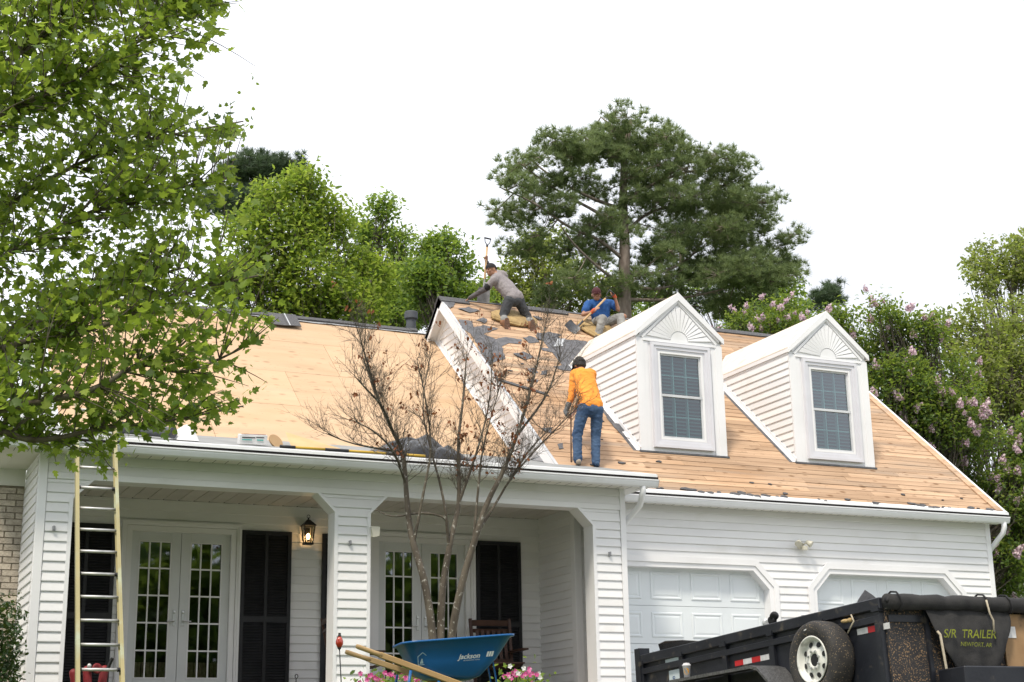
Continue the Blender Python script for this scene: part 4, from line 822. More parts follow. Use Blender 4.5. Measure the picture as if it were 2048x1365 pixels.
# --- dying small tree in front of the porch
def bare():
    base = (6.48, 16.2, gz(6.48, 16.2)); t = thing('bare_tree', 'nearly bare multi-stemmed small tree with a few rust leaves before the porch', 'tree', base); paths = []
    tw = Twigs(); tips = []
    for i, l_ in enumerate(BARE):
        y0, y1 = (16.2, 16.2+rng.uniform(-.45, .45)); n = len(l_); P_ = [(x, y0+(y1-y0)*k/(n-1)+(rng.normal()*.03 if k else 0), z) for k, (x, z) in enumerate(l_)]
        if i < 3: P_ = [(6.40+.08*i, 16.2, base[2]-.05)]+P_; r = (.056, .006)
        else:
            c = np.array(P_[0]); d, Q, j = nearest_path(paths, c); P_[0] = tuple(Q[j]); r = (.019, .004)
        P_ = smooth_path(P_); s_ = Twigs(); s_.add(P_, r[0], r[1], 8); s_.build('trunk' if i < 3 else 'limb', M['greybark'], t); paths.append(P_)
    def grow(p, d, L_, r, lev):
        n = 4; P_ = [p]
        for k in range(n):
            d = d+rng.normal(size=3)*.16+np.array([0,0,.09]); d /= np.linalg.norm(d); P_.append(P_[-1]+d*L_/n)
        tw.add(P_, r, r*.45, 4 if lev == 0 else 3)
        if lev < 2:
            for k in range(rng.integers(3, 7)):
                q = P_[rng.integers(1, n+1)]; e = d+rng.normal(size=3)*np.array([.62,.62,.4]); e /= np.linalg.norm(e); grow(q, e, L_*rng.uniform(.4, .72), r*.6, lev+1)
        else: tips.append(P_[-1])
    for P_ in paths:
        n = len(P_); L_ = np.linalg.norm(P_[-1]-P_[0])
        for k in range(int(5+L_*12)):
            f_ = rng.uniform(.35 if P_[0][2] < 1.4 else .08, 1); i = min(n-2, int(f_*(n-1))); p = P_[i]
            if p[2] < 3.0: continue
            d = P_[i+1]-P_[i]; d /= np.linalg.norm(d); e = d*.8+rng.normal(size=3)*np.array([.42,.42,.25]); e[2] = abs(e[2])+.3; e /= np.linalg.norm(e); grow(p, e, rng.uniform(.24, .56)*(1.1-.35*f_), .0042, 0)
    tag(tw.build('twig', M['greybark'], t), kind='stuff'); tips = np.array(tips); sel = tips[rng.random(len(tips)) < .016]
    right = tips[(tips[:,0] > 6.9) & (rng.random(len(tips)) < .035)]; sel = np.concatenate([sel, right]); sel = sel[sel[:,0] < 7.62]; m_ = 4
    P_ = (sel[:,None]+rng.normal(size=(len(sel), m_, 3))*.022).reshape(-1,3); dn = np.repeat(np.array([[0,0,-1.]]), len(P_), 0)
    V, F, _ = scatter(P_, .05, [(0,0,0),(.35,.3,.12),(.75,.22,.15),(1,0,-.05),(.75,-.2,-.1),(.35,-.26,.1)], OVAL_F, 0, dn); tag(npmesh('dead_leaf', V, F, M['deadleaf'], t), kind='stuff')
bare()
# --- clipped hedge at the lower left
def hedge():
    t = thing('evergreen_shrub', 'dark clipped evergreen shrub in front of the brick wall', 'shrub', (1.35, 17.0, gz(1.35, 17)))
    n = 7000; u = rng.uniform(-1, 1, (n,3)); k = np.argmax(np.abs(u)*np.array([1,.8,1.1]), 1); u[np.arange(n), k] = np.sign(u[np.arange(n), k])*rng.uniform(.62, 1.03, n)
    p = np.array([1.30, 17.0, 1.02])+u*np.array([.66,.5,.68])*(1+.05*rng.normal(size=(n,1))); V, F, _ = scatter(p, .055, OVAL_V, OVAL_F, .4); tag(npmesh('foliage', V, F, M['hedge'], t), kind='stuff')
    MB().obox((1.30,17,1.0), (.42,0,0), (0,.30,0), (0,0,.45)).tube([(1.3,17,.2), (1.3,17,.6)], .04).build('inner_growth', M['hedge'], t)
hedge()
JO = {'head':(10.017,19.4,5.605),'neck':(10.016,19.34,5.532),'shL':(9.877,19.3,5.44),'shR':(10.174,19.28,5.461),'chest':(10.003,19.22,5.301),'waist':(9.97,18.98,4.956),'hipL':(9.823,18.93,4.82),'hipR':(10.049,18.93,4.838),'elL':(9.821,19.28,5.096),'wrL':(9.712,19.28,4.858),'haL':(9.761,19.26,4.728),'elR':(10.15,19.55,5.154),'haR':(9.851,19.34,4.831),'knL':(9.736,18.98,4.457),'knR':(10.049,19.0,4.455),'anL':(9.706,18.93,4.062),'anR':(9.998,18.93,4.053),'toL':(9.799,19.1,4.05),'toR':(10.11,19.1,4.048),'barT':(9.773,19.25,4.77),'barB':(9.686,19.1,4.022)}
JK = {'head':(10.305,23.25,8.319),'neck':(10.389,23.2,8.233),'shL':(10.247,23.0,8.051),'shR':(10.563,23.4,8.296),'chest':(10.452,23.1,8.016),'waist':(10.583,22.95,7.794),'hipL':(10.485,22.9,7.673),'hipR':(10.692,22.95,7.719),'knL':(10.384,22.95,7.398),'knR':(10.894,23.0,7.413),'anL':(10.323,22.72,7.191),'anR':(10.828,22.75,7.225),'toL':(10.383,22.66,7.053),'toR':(10.857,22.7,7.094),'elL':(10.139,23.1,7.919),'wrL':(9.934,23.35,7.792),'haL':(9.881,23.42,7.749),'elR':(10.466,23.62,8.46),'wrR':(10.356,23.55,8.569),'haR':(10.344,23.52,8.609),'shB':(10.236,23.5,7.763),'shT':(10.277,23.52,8.048),'hdB':(10.353,23.52,8.867),'hdT':(10.387,23.52,9.008)}
JS = {'head':(12.26,22.98,8.01),'neck':(12.334,23.05,7.926),'shL':(12.122,23.05,7.828),'shR':(12.63,23.1,7.91),'chest':(12.348,23.05,7.759),'waist':(12.395,23.1,7.604),'hipL':(12.271,23.05,7.49),'hipR':(12.514,23.1,7.541),'knL':(12.2,22.75,7.457),'knR':(12.686,22.85,7.591),'anL':(12.109,22.7,7.148),'anR':(12.477,22.62,7.322),'toL':(11.994,22.55,7.037),'toR':(12.368,22.5,7.206),'elL':(11.963,22.95,7.591),'wrL':(12.076,22.82,7.616),'haL':(12.11,22.78,7.652),'elR':(12.68,22.95,7.761),'wrR':(12.594,22.9,7.981),'haR':(12.537,22.88,8.025),'bl0':(11.66,22.83,7.185),'shE':(11.725,22.8,7.245),'hd0':(12.384,22.84,7.921),'hd1':(12.512,22.87,8.038)}
# ---------------------------------------------------------------- workers
TMP = bpy.data.scenes.new('workbench')
def V3(*a): return Vector(a[0]) if len(a) == 1 else Vector(a)
def cap(mb, p, q, r0, r1, n=14):
    p, q = Vector(p), Vector(q); d = q-p; L_ = d.length; ax = d.normalized() if L_ > 1e-6 else Vector((0,0,1)); prof = []
    for k in range(6): a = math.pi/2*(1-k/5); prof.append((r0*math.cos(a), -r0*math.sin(a)))
    for k in range(6): a = math.pi/2*k/5; prof.append((r1*math.cos(a), L_+r1*math.sin(a)))
    mb.lathe([(max(r, 1e-4 if 0 < i < 11 else 0), h) for i, (r, h) in enumerate(prof)], p, ax, n); return mb
def ell(mb, c, x, y, z, n=16):
    c, x, y, z = map(Vector, (c, x, y, z)); vs = []; fs = []; m = 10
    for i in range(m+1):
        a = math.pi*i/m
        for k in range(n): b = 2*math.pi*k/n; vs.append(c+x*math.sin(a)*math.cos(b)+y*math.sin(a)*math.sin(b)+z*math.cos(a))
    for i in range(m):
        for k in range(n): fs.append((i*n+k, i*n+(k+1)%n, (i+1)*n+(k+1)%n, (i+1)*n+k))
    return mb.poly(vs, fs)
def grown(name, mb, m, parent, voxel=.012, it=5, wrinkle=0, wscale=12., wst=(1,1,1)):
    """fuse overlapping closed shapes into one continuous surface"""
    me = bpy.data.meshes.new(name); me.from_pydata(mb.v, [], mb.f); bm = bmesh.new(); bm.from_mesh(me); bmesh.ops.remove_doubles(bm, verts=bm.verts, dist=1e-5); bmesh.ops.recalc_face_normals(bm, faces=bm.faces); bm.to_mesh(me); bm.free()
    o = bpy.data.objects.new(name, me); TMP.collection.objects.link(o); md = o.modifiers.new('r', 'REMESH'); md.mode = 'VOXEL'; md.voxel_size = voxel; sm = o.modifiers.new('s', 'SMOOTH'); sm.iterations = it; sm.factor = .5
    vl = TMP.view_layers[0]; vl.update(); dg = vl.depsgraph; nm = bpy.data.meshes.new_from_object(o.evaluated_get(dg)); TMP.collection.objects.unlink(o); C.objects.link(o); o.modifiers.clear(); o.data = nm; nm.name = name
    nm.materials.clear(); nm.materials.append(m); nm.polygons.foreach_set('use_smooth', [True]*len(nm.polygons))
    if wrinkle:
        nor = [v.normal.copy() for v in nm.vertices]
        for v, vn in zip(nm.vertices, nor):
            c = Vector((v.co.x*wst[0], v.co.y*wst[1], v.co.z*wst[2]))*wscale; f = noise.noise(c)+.5*noise.noise(c*2.1); v.co += vn*wrinkle*1.35*(abs(f)*1.6-.5)
    nm.update(); attach(o, parent); return o
def hand(mb, wr, kn, bend, side, grip=.6):
    """palm from wrist to knuckles, four unequal curled fingers and a thumb off the side"""
    wr, kn, bend, side = Vector(wr), Vector(kn), Vector(bend).normalized(), Vector(side).normalized(); d = (kn-wr).normalized(); k0 = wr+d*.085
    for i in range(4): cap(mb, wr+side*(i-1.5)*.012, k0+side*(i-1.5)*.019, .016, .012, 8)
    for i, l_ in enumerate((.068, .078, .073, .056)):
        a = k0+side*(i-1.5)*.019; b = a+(d*(1-grip)+bend*grip).normalized()*l_*.45; c = b+(d*(1-1.5*grip)+bend*min(1.3, grip*1.6)).normalized()*l_*.35; e = c+(bend-d*grip*.8).normalized()*l_*.28
        cap(mb, a, b, .0098, .0092, 8); cap(mb, b, c, .0092, .0085, 8); cap(mb, c, e, .0085, .007, 8)
    t0 = wr+d*.03-side*.026; t1 = t0+(d*.6-side*.5+bend*.5).normalized()*.04; t2 = t1+(d*.7+bend*.7+side*.2).normalized()*.032; cap(mb, t0, t1, .013, .0105, 8); cap(mb, t1, t2, .0105, .0085, 8)
def headshape(mb, c, f, u):
    f = Vector(f).normalized(); u = (Vector(u)-f*Vector(u).dot(f)).normalized(); s = f.cross(u); c = Vector(c)
    ell(mb, c+u*.025-f*.012, s*.076, f*.096, u*.098); ell(mb, c-u*.045+f*.025, s*.058, f*.068, u*.072); ell(mb, c-u*.088+f*.058, s*.028, f*.022, u*.02)
    ell(mb, c-u*.018+f*.098, s*.013, f*.022, u*.02); cap(mb, c+u*.022+f*.086, c-u*.012+f*.104, .009, .012, 8)
    for k in (-1, 1): ell(mb, c-u*.015-f*.012+s*k*.078, s*.012, f*.024, u*.034); ell(mb, c+u*.03+f*.082+s*k*.032, s*.022, f*.012, u*.009); ell(mb, c-u*.02+f*.07+s*k*.04, s*.02, f*.02, u*.02)
    ell(mb, c-u*.058+f*.089, s*.026, f*.009, u*.007); ell(mb, c-u*.069+f*.087, s*.022, f*.010, u*.007); return s, f, u
def lerp(a, b, t): return Vector(a)*(1-t)+Vector(b)*t
M['skin'] = mat('skin', (.34,.175,.11), (.29,.145,.09), rough=.5, scale=8)
M['hair'] = mat('dark_hair', (.012,.010,.009), (.02,.017,.015), rough=.6, scale=30, bump=.9, bscale=70)
M['orange'] = mat('orange_cotton', (.84,.31,.045), (.77,.26,.035), rough=.85, scale=5, bump=.3, bscale=30)
M['bluetee'] = mat('blue_cotton', (.018,.085,.27), (.014,.066,.22), rough=.85, scale=6, bump=.3, bscale=30)
M['greytop'] = mat('grey_jersey', (.26,.235,.24), (.21,.19,.195), rough=.85, scale=5, bump=.3, bscale=30)
M['greysleeve'] = mat('dark_grey_jersey', (.115,.105,.11), (.09,.08,.085), rough=.85, scale=5)
M['jeans'] = mat('blue_denim', (.022,.05,.11), (.055,.10,.18), rough=.85, scale=4, bump=.4, bscale=60)
M['darkpants'] = mat('charcoal_denim', (.035,.038,.043), (.055,.058,.065), rough=.85, scale=5, bump=.3, bscale=60)
M['greyjeans'] = mat('grey_denim', (.20,.20,.195), (.29,.285,.27), rough=.85, scale=5, bump=.4, bscale=60)
M['boot'] = mat('tan_leather', (.17,.075,.035), (.24,.12,.06), rough=.75, scale=9, bump=.3); M['sole'] = mat('boot_sole', (.11,.06,.04), (.16,.09,.06), rough=.9, scale=20, bump=.5)
M['shoe'] = mat('pale_shoe', (.38,.32,.26), (.28,.23,.18), rough=.8, scale=12); M['darkshoe'] = mat('dark_shoe', (.06,.045,.035), rough=.8)
M['glove'] = mat('work_glove', (.55,.12,.05), (.45,.09,.04), rough=.8, scale=10); M['gloveg'] = mat('grey_glove', (.17,.18,.19), (.1,.105,.11), rough=.85, scale=14)
M['capred'] = mat('cap_maroon', (.075,.012,.018), (.055,.01,.014), rough=.8); M['capwhite'] = mat('cap_mesh', (.6,.6,.62), (.5,.5,.52), rough=.8); M['capblack'] = mat('cap_black', (.016,.014,.016), rough=.8)
M['eye'] = mat('eye', (.02,.015,.012), rough=.2); M['band'] = mat('black_band', (.012,.012,.014), rough=.7)

def capshape(par, c, s, f, u, front, back, brim_dir, m_brim):
    """baseball cap: crown shell in two colours and a curved brim"""
    vs = []; fs = []; mi = []; n, k = 20, 7; c = Vector(c)+u*.035
    for j in range(k+1):
        a = math.pi/2*j/k
        for i in range(n): b = 2*math.pi*i/n; vs.append(c-f*.008+s*.088*math.cos(a)*math.cos(b)+f*.108*math.cos(a)*math.sin(b)+u*(.098*math.sin(a)))
    for j in range(k):
        for i in range(n): fs.append((j*n+i, j*n+(i+1)%n, (j+1)*n+(i+1)%n, (j+1)*n+i)); mi.append(0 if math.sin(2*math.pi*(i+.5)/n) > -.1 else 1)
    cr = fast('cap_crown', vs, fs, [front, back], par, True, mi); g = brim_dir; b = MB(); t = []; q = []
    for i in range(9):
        a = math.pi*i/8; e = s*.082*math.cos(a); drop = -.012*math.cos(a)**2; t.append(c+e+g*.098*max(.35, math.sin(a))*.85+u*(drop+.004)); q.append(c+e*.95+g*(.098*.85+.075*math.sin(a))+u*(drop-.010*1))
    pts = t+q[::-1]; top = [p+u*.004 for p in pts]; nn = len(pts); b.poly(top+pts, [tuple(range(nn)), tuple(range(2*nn-1, nn-1, -1))]+[(i, (i+1)%nn, (i+1)%nn+nn, i+nn) for i in range(nn)]); b.build('cap_brim', m_brim, par)
def eyes(par, c, s, f, u):
    for k in (-1, 1): ell(MB(), Vector(c)+u*.016+f*.083+s*k*.031, s*.012, f*.008, u*.006, 10).build('eye', M['eye'], par, True) if False else ell(MB(), Vector(c)+u*.014+f*.086+s*k*.031, s*.013, f*.008, u*.0065, 10).build('eye', M['eye'], par, True)
def torso(mb, J, r=.098, rw=.10, hem=0., back=.0):
    a, b = Vector(J['shL']), Vector(J['shR']); s = (b-a).normalized(); h = (Vector(J['hipR'])-Vector(J['hipL'])).normalized(); w = Vector(J['waist']); ch = Vector(J['chest'])
    cap(mb, lerp(a, b, .12), lerp(a, b, .88), r*.78, r*.78); cap(mb, lerp(a, b, .35), J['neck'], r*.7, .058)
    for k in (-1, 0, 1): cap(mb, lerp(a, b, .5+k*.27)*.75+ch*.25-s*0, w+h*k*.065, r*(1.02 if k else 1.12), rw*(.98 if k else 1.08))
    if hem: d = (w-ch).normalized(); [cap(mb, w+h*k*.06, w+h*k*.072+d*hem, rw, rw*.98) for k in (-1, 0, 1)]
def legs(mb, J, rt=.09, rk=.066, ra=.055, stop=1.):
    cap(mb, J['hipL'], J['hipR'], rt*1.02, rt*1.02); cap(mb, lerp(J['hipL'], J['hipR'], .5), J['waist'], rt*1.12, rt*1.05)
    for k in 'LR': e = lerp(J['kn'+k], J['an'+k], stop); cap(mb, J['hip'+k], J['kn'+k], rt, rk); cap(mb, J['kn'+k], e, rk*.98, ra)
def inner(mb, J):
    """the body under the clothes, so the figure is one surface from head to foot"""
    torso(mb, J, .075, .078); legs(mb, J, .07, .05, .036); cap(mb, J['neck'], J['head'], .052, .05)
    for k in 'LR':
        cap(mb, J['sh'+k], J['el'+k], .048, .038); w = J.get('wr'+k, J['ha'+k]); cap(mb, J['el'+k], w, .039, .027); cap(mb, J['an'+k], J['to'+k], .034, .03)
def sleeve(mb, J, k, r=(.064,.052,.04), upto=1.):
    cap(mb, J['sh'+k], J['el'+k], r[0], r[1]); w = J.get('wr'+k, J['ha'+k])
    if upto > 0: cap(mb, J['el'+k], lerp(J['el'+k], w, upto), r[1], r[2])
def boots(par, J, m, msole, soledir, r=.05):
    for k in 'LR':
        b = MB(); a, t = Vector(J['an'+k]), Vector(J['to'+k]); sd = Vector(soledir); d = (t-a).normalized(); cap(b, a+d*.0-sd*.10, a+sd*.01, r*.98, r*.95); cap(b, a-d*.012+sd*.018, a+d*.16+sd*.022, r*.9, r*.78); o = grown('boot', b, m, par, .011, 4)
        s = MB(); q = sd.cross(d).normalized(); c = a+d*.068+sd*.062
        pts = [c+d*x+q*y for x, y in ((-.12,-.022),(-.132,0),(-.12,.022),(-.06,.034),(0,.034),(.07,.045),(.125,.03),(.14,0),(.125,-.03),(.07,-.045),(0,-.034),(-.06,-.034))]; s.prism(pts, sd*.016); s.build('sole', msole, o)

def worker_orange():
    J = JO; J['wrR'] = tuple(lerp(J['elR'], J['haR'], .82)); t = thing('person', 'worker in orange long-sleeved shirt and blue jeans standing bent over at the porch roof edge', 'person', (9.87, 19.0, 4.0), 'roofing workers')
    b = MB(); inner(b, J); f = Vector((-.12,.78,-.55)); s, f, u = headshape(b, J['head'], f, (-.05,.5,.8)); hand(b, J['wrL'], J['haL'], (.8,.1,-.35), (0,.9,.2), .7); hand(b, J['wrR'], J['haR'], (-.5,-.3,-.5), (0,.9,.2), .7); grown('body', b, M['skin'], t, .009, 3)
    b = MB(); torso(b, J, .112, .112, .07); [sleeve(b, J, k, (.07,.058,.043), .42 if k == 'L' else .75) for k in 'LR']; grown('shirt', b, M['orange'], t, .011, 5, .007, 9, (1,1,1.6))
    b = MB(); legs(b, J, .098, .076, .066, .96); grown('trousers', b, M['jeans'], t, .011, 5, .008, 10, (1,1,1.5))
    b = MB(); e = lerp(J['elL'], J['wrL'], .5); cap(b, e, J['wrL'], .043, .036); cap(b, J['wrL'], lerp(J['wrL'], J['haL'], .35), .036, .037); grown('glove_cuff', b, M['gloveg'], t, .01, 4, .004, 20)
    for k in 'LR':
        b = MB(); a, to = Vector(J['an'+k]), Vector(J['to'+k]); cap(b, a-Vector((0,.03,.02)), to-Vector((0,0,.0)), .042, .04); grown('shoe', b, M['shoe'] if k == 'L' else M['jeans'], t, .01, 4)
    h = MB(); c = Vector(J['head']); ell(h, c+u*.03-f*.02, s*.092, f*.108, u*.10); ell(h, c-u*.02-f*.05, s*.085, f*.06, u*.07)
    for _ in range(60):
        q = Vector((random.gauss(0,1), random.gauss(0,1), random.gauss(0,1))).normalized(); p = c+u*.028-f*.025+s*q.x*.09+f*q.y*.1+u*q.z*.095
        if q.y < .35: ell(h, p, (.016,0,0), (0,.016,0), (0,0,.016), 8)
    grown('hair', h, M['hair'], t, .009, 1, .004, 60); capshape(t, c-u*.005+f*.01, s*1.06, f*1.05, u*.9, M['capblack'], M['hair'], f, M['capblack'])
    br = MB().tube([Vector(J['haL'])+Vector((.03,.02,.1)), Vector(J['haL'])+Vector((.028,.01,0)), Vector(J['barB'])], .0105, 8).beam(Vector(J['barB'])+Vector((0,0,.0)), Vector(J['barB'])+Vector((.03,.07,-.012)), .03, .008)
    tag(br.build('pry_bar', M['rust'], smooth=False), 'long rusty pry bar held upright by the worker in orange', 'pry bar')
M['rust'] = mat('rusty_steel', (.09,.045,.03), (.05,.03,.022), rough=.7, scale=30, metal=.3)
M['shaft'] = mat('ash_handle', (.55,.37,.19), (.45,.28,.13), rough=.55, scale=4, stretch=(3,3,.6)); M['steel'] = mat('worn_steel', (.28,.28,.285), (.17,.17,.175), rough=.5, metal=.6, scale=12)
M['dgrip'] = mat('black_grip', (.02,.022,.026), rough=.5)
def shovel(label, tip, neck, hd0, hd1, wide, nrm, bm_):
    tip, neck, hd0, hd1 = map(Vector, (tip, neck, hd0, hd1)); d = (hd0-neck).normalized(); t = thing('shovel', label, 'shovel', tip, 'shovels'); s = d.cross(Vector(nrm)).normalized(); n = s.cross(d)
    MB().tube([neck-d*.06, neck+d*.03, lerp(neck, hd0, .5), hd0+d*.01], [.017,.0175,.0185,.0185], 10).build('handle_shaft', M['shaft'], t, True)
    MB().tube([neck-d*.1, neck+d*.18], [.021,.0195], 10).build('socket', bm_, t, True)
    b = MB(); nr, nc = 6, 6; L_ = (neck-tip).length; vs = []
    for layer in (0, .003):
        for i in range(nr+1):
            for j in range(nc+1): q = j/nc*2-1; w = wide/2*(1 if i < nr else .8); vs.append(tip+d*(L_*i/nr)+s*q*w+n*(.028*q*q+layer))
    m_ = (nr+1)*(nc+1)
    for i in range(nr):
        for j in range(nc): a = i*(nc+1)+j; b.f += [(a, a+1, a+nc+2, a+nc+1), (m_+a+nc+1, m_+a+nc+2, m_+a+1, m_+a)]
    b.v = [tuple(v) for v in vs]; b.m = [0]*len(b.f); b.build('blade', bm_, t, True)
    g = MB(); L_ = (hd1-hd0).length; top = hd0+d*L_
    g.tube([hd0-d*.02, hd0+d*.02], .021, 10); g.tube([hd0+d*.015, hd0+d*L_*.45+s*.045, top-d*.012+s*.056, top+s*.056], .0085, 8); g.tube([hd0+d*.015, hd0+d*L_*.45-s*.045, top-d*.012-s*.056, top-s*.056], .0085, 8); g.tube([top-s*.066, top+s*.066], .0145, 10); g.build('d_grip', M['dgrip'], t, True)
M['foam'] = mat('foam_rubber', (.42,.30,.14), (.30,.205,.095), rough=.95, scale=7, bump=.6, bscale=50, dirt=(.25,.17,.08), dscale=6, dlo=.55, dhi=.75)
def foam(label, pts, h, loc):
    """a soft slab of upholstery foam lying on the roof: outline in roof coordinates"""
    n = len(pts); b = MB(); lo = [groof(x, s, .015) for x, s in pts]; cx = sum(p[0] for p in pts)/n; cs = sum(p[1] for p in pts)/n
    hi = [groof(cx+(x-cx)*.93, cs+(s-cs)*.93, h*(.75+.35*random.random())) for x, s in pts]; b.poly(lo+hi, [tuple(range(n))[::-1], tuple(range(n, 2*n))]+[(i, (i+1)%n, (i+1)%n+n, i+n) for i in range(n)])
    o = b.build('foam_cushion', M['foam']); m = o.data; bm = bmesh.new(); bm.from_mesh(m); bmesh.ops.triangulate(bm, faces=[f for f in bm.faces if len(f.verts) > 4]); bmesh.ops.bevel(bm, geom=bm.edges[:], offset=.02, segments=2, affect='EDGES'); bmesh.ops.subdivide_edges(bm, edges=bm.edges[:], cuts=1, use_grid_fill=True)
    for v in bm.verts: v.co += Vector((noise.noise(v.co*9), noise.noise(v.co*9+Vector((5,0,0))), noise.noise(v.co*9+Vector((0,7,0)))))*.012
    bm.to_mesh(m); bm.free(); m.polygons.foreach_set('use_smooth', [True]*len(m.polygons)); tag(o, label, 'cushion', 'foam cushions on the roof')
def worker_kneeling():
    J = JK; t = thing('person', 'worker in grey hooded top and dark trousers kneeling at the ridge with a shovel', 'person', (10.6, 22.8, 7.2), 'roofing workers')
    b = MB(); inner(b, J); s, f, u = headshape(b, J['head'], (-.93,-.25,-.22), (-.18,0,1)); hand(b, J['wrL'], J['haL'], (-.3,.2,-.7), (.35,-.85,.2), .35); hand(b, J['wrR'], J['haR'], (-.8,-.5,0), (.3,-.2,.9), .9); grown('body', b, M['skin'], t, .009, 3); eyes(t, J['head'], s, f, u)
    b = MB(); torso(b, J, .115, .112, .05); cap(b, J['shL'], lerp(J['shL'], J['elL'], .8), .075, .062); cap(b, J['shR'], lerp(J['shR'], J['elR'], .9), .07, .06); h = Vector(J['neck'])+Vector((.1,-.04,.0)); ell(b, h, (.1,0,-.05), (0,.085,0), (.03,0,.055)); grown('hooded_top', b, M['greytop'], t, .011, 5, .008, 9, (1.5,1,1))
    b = MB(); sleeve(b, J, 'L', (.052,.054,.038), 1.); grown('undersleeve', b, M['greysleeve'], t, .010, 4, .005, 16); b = MB(); cap(b, lerp(J['shR'], J['elR'], .5), J['elR'], .052, .05); cap(b, J['elR'], J['wrR'], .05, .038); grown('undersleeve', b, M['greysleeve'], t, .010, 4, .005, 16)
    b = MB(); cap(b, lerp(J['shL'], J['elL'], .72), lerp(J['shL'], J['elL'], .92), .067, .062); grown('armband', b, M['band'], t, .010, 3)
    b = MB(); legs(b, J, .10, .08, .068, .55); grown('trousers', b, M['darkpants'], t, .011, 5, .008, 10)
    b = MB(); [cap(b, lerp(J['kn'+k], J['an'+k], .42), lerp(J['kn'+k], J['an'+k], .62), .082, .08) for k in 'LR']
    for k in 'LR': bb = MB(); cap(bb, lerp(J['kn'+k], J['an'+k], .45), lerp(J['kn'+k], J['an'+k], .6), .08, .079); grown('trouser_cuff', bb, M['greyjeans'], t, .011, 4, .004, 18)
    # boots rest on their toes with the soles towards the eaves
    for k in 'LR':
        a, to = Vector(J['an'+k]), Vector(J['to'+k]); d = Vector((.12, .12, -1)).normalized(); out = Vector((0.06,-.99,-.1)).normalized(); b = MB(); cap(b, a+Vector((0,.12,.05)), a, .062, .066); cap(b, a, a+d*.17, .066, .056); o = grown('boot', b, M['boot'], t, .011, 4)
        q = out.cross(d).normalized(); c = a+d*.06+out*.058; pts = [c+d*x*1.15+q*y*1.3 for x, y in ((-.12,-.024),(-.132,0),(-.12,.024),(-.06,.036),(0,.037),(.07,.048),(.115,.036),(.13,0),(.115,-.036),(.07,-.048),(0,-.037),(-.06,-.036))]; MB().prism(pts, out*.022).build('sole', M['sole'], o)
    c = Vector(J['head']); capshape(t, c, s, f, u, M['capblack'], M['capblack'], -f, M['capred'])
    h = MB(); ell(h, c+u*.0-f*.045, s*.08, f*.06, u*.05); grown('hair', h, M['hair'], t, .01, 2)
    shovel('shovel standing upright on the ridge in the kneeling worker\'s hand', JK['shB'], JK['shT'], JK['hdB'], JK['hdT'], .24, (0,-1,0), M['steel'])
def worker_seated():
    J = JS; J['anR'] = (12.56,22.66,7.18); J['toR'] = (12.50,22.5,7.03); J['knL'] = (12.2,22.66,7.46)
    t = thing('person', 'worker in blue tee shirt and grey jeans sitting by the first dormer with a shovel', 'person', (12.35, 23.0, 7.38), 'roofing workers')
    b = MB(); inner(b, J); s, f, u = headshape(b, J['head'], (-.38,-.86,-.32), (-.1,-.25,1)); hand(b, J['wrL'], J['haL'], (.5,-.3,.2), (.4,.3,.75), .9); hand(b, J['wrR'], J['haR'], (-.6,-.5,-.3), (.5,.2,-.6), .95); grown('body', b, M['skin'], t, .009, 3); eyes(t, J['head'], s, f, u)
    b = MB(); torso(b, J, .112, .118, .03); [cap(b, J['sh'+k], lerp(J['sh'+k], J['el'+k], .62), .078, .07) for k in 'LR']; grown('tee_shirt', b, M['bluetee'], t, .011, 5, .007, 9)
    MB().poly([Vector((12.475,22.925,7.795))+Vector((.085*x, 0, .03*z)) for x, z in ((-.5,-.5),(.5,-.3),(.5,.6),(-.5,.4))], [(0,1,2,3)]).build('chest_print', M['capwhite'], t) if False else None
    b = MB(); legs(b, J, .10, .083, .068, .92); grown('trousers', b, M['greyjeans'], t, .011, 5, .009, 10)
    for k in 'LR':
        bb = MB(); cap(bb, lerp(J['wr'+k], J['ha'+k], -.2), lerp(J['wr'+k], J['ha'+k], .8), .033, .038); grown('glove', bb, M['glove'], t, .009, 3)
        bb = MB(); cap(bb, Vector(J['an'+k])-Vector((0,-.02,.01)), J['to'+k], .046, .043); grown('shoe', bb, M['shoe'] if k == 'R' else M['darkshoe'], t, .01, 4)
    bb = MB(); ell(bb, Vector(J['knR'])+Vector((.03,-.06,.0)), (.045,0,0), (0,.04,0), (0,0,.05)); grown('knee_patch', bb, M['skin'], t, .009, 3)
    capshape(t, J['head'], s, f, u, M['capred'], M['capwhite'], f, M['capred']); h = MB(); ell(h, Vector(J['head'])-f*.045, s*.082, f*.055, u*.05); grown('hair', h, M['hair'], t, .01, 2)
    shovel('shovel slanting across the seated worker with its blade on the planks', (11.60,22.80,7.22), (11.76,22.81,7.30), JS['hd0'], JS['hd1'], .25, (.45,-.6,.7), M['darksteel'])
M['darksteel'] = mat('dark_steel', (.10,.105,.115), (.06,.062,.068), rough=.45, metal=.5, scale=12)
worker_orange(); worker_kneeling(); worker_seated()
foam('worn yellow foam cushion under the kneeling worker', [(10.12,5.68),(10.3,5.52),(10.62,5.45),(10.95,5.52),(11.05,5.7),(10.95,6.0),(10.55,6.1),(10.22,5.95)], .085, 0)
foam('yellow foam cushion beside the seated worker in blue', [(11.84,5.62),(12.05,5.28),(12.22,5.3),(12.6,5.6),(12.55,5.98),(12.1,6.08),(11.87,5.9)], .085, 0)

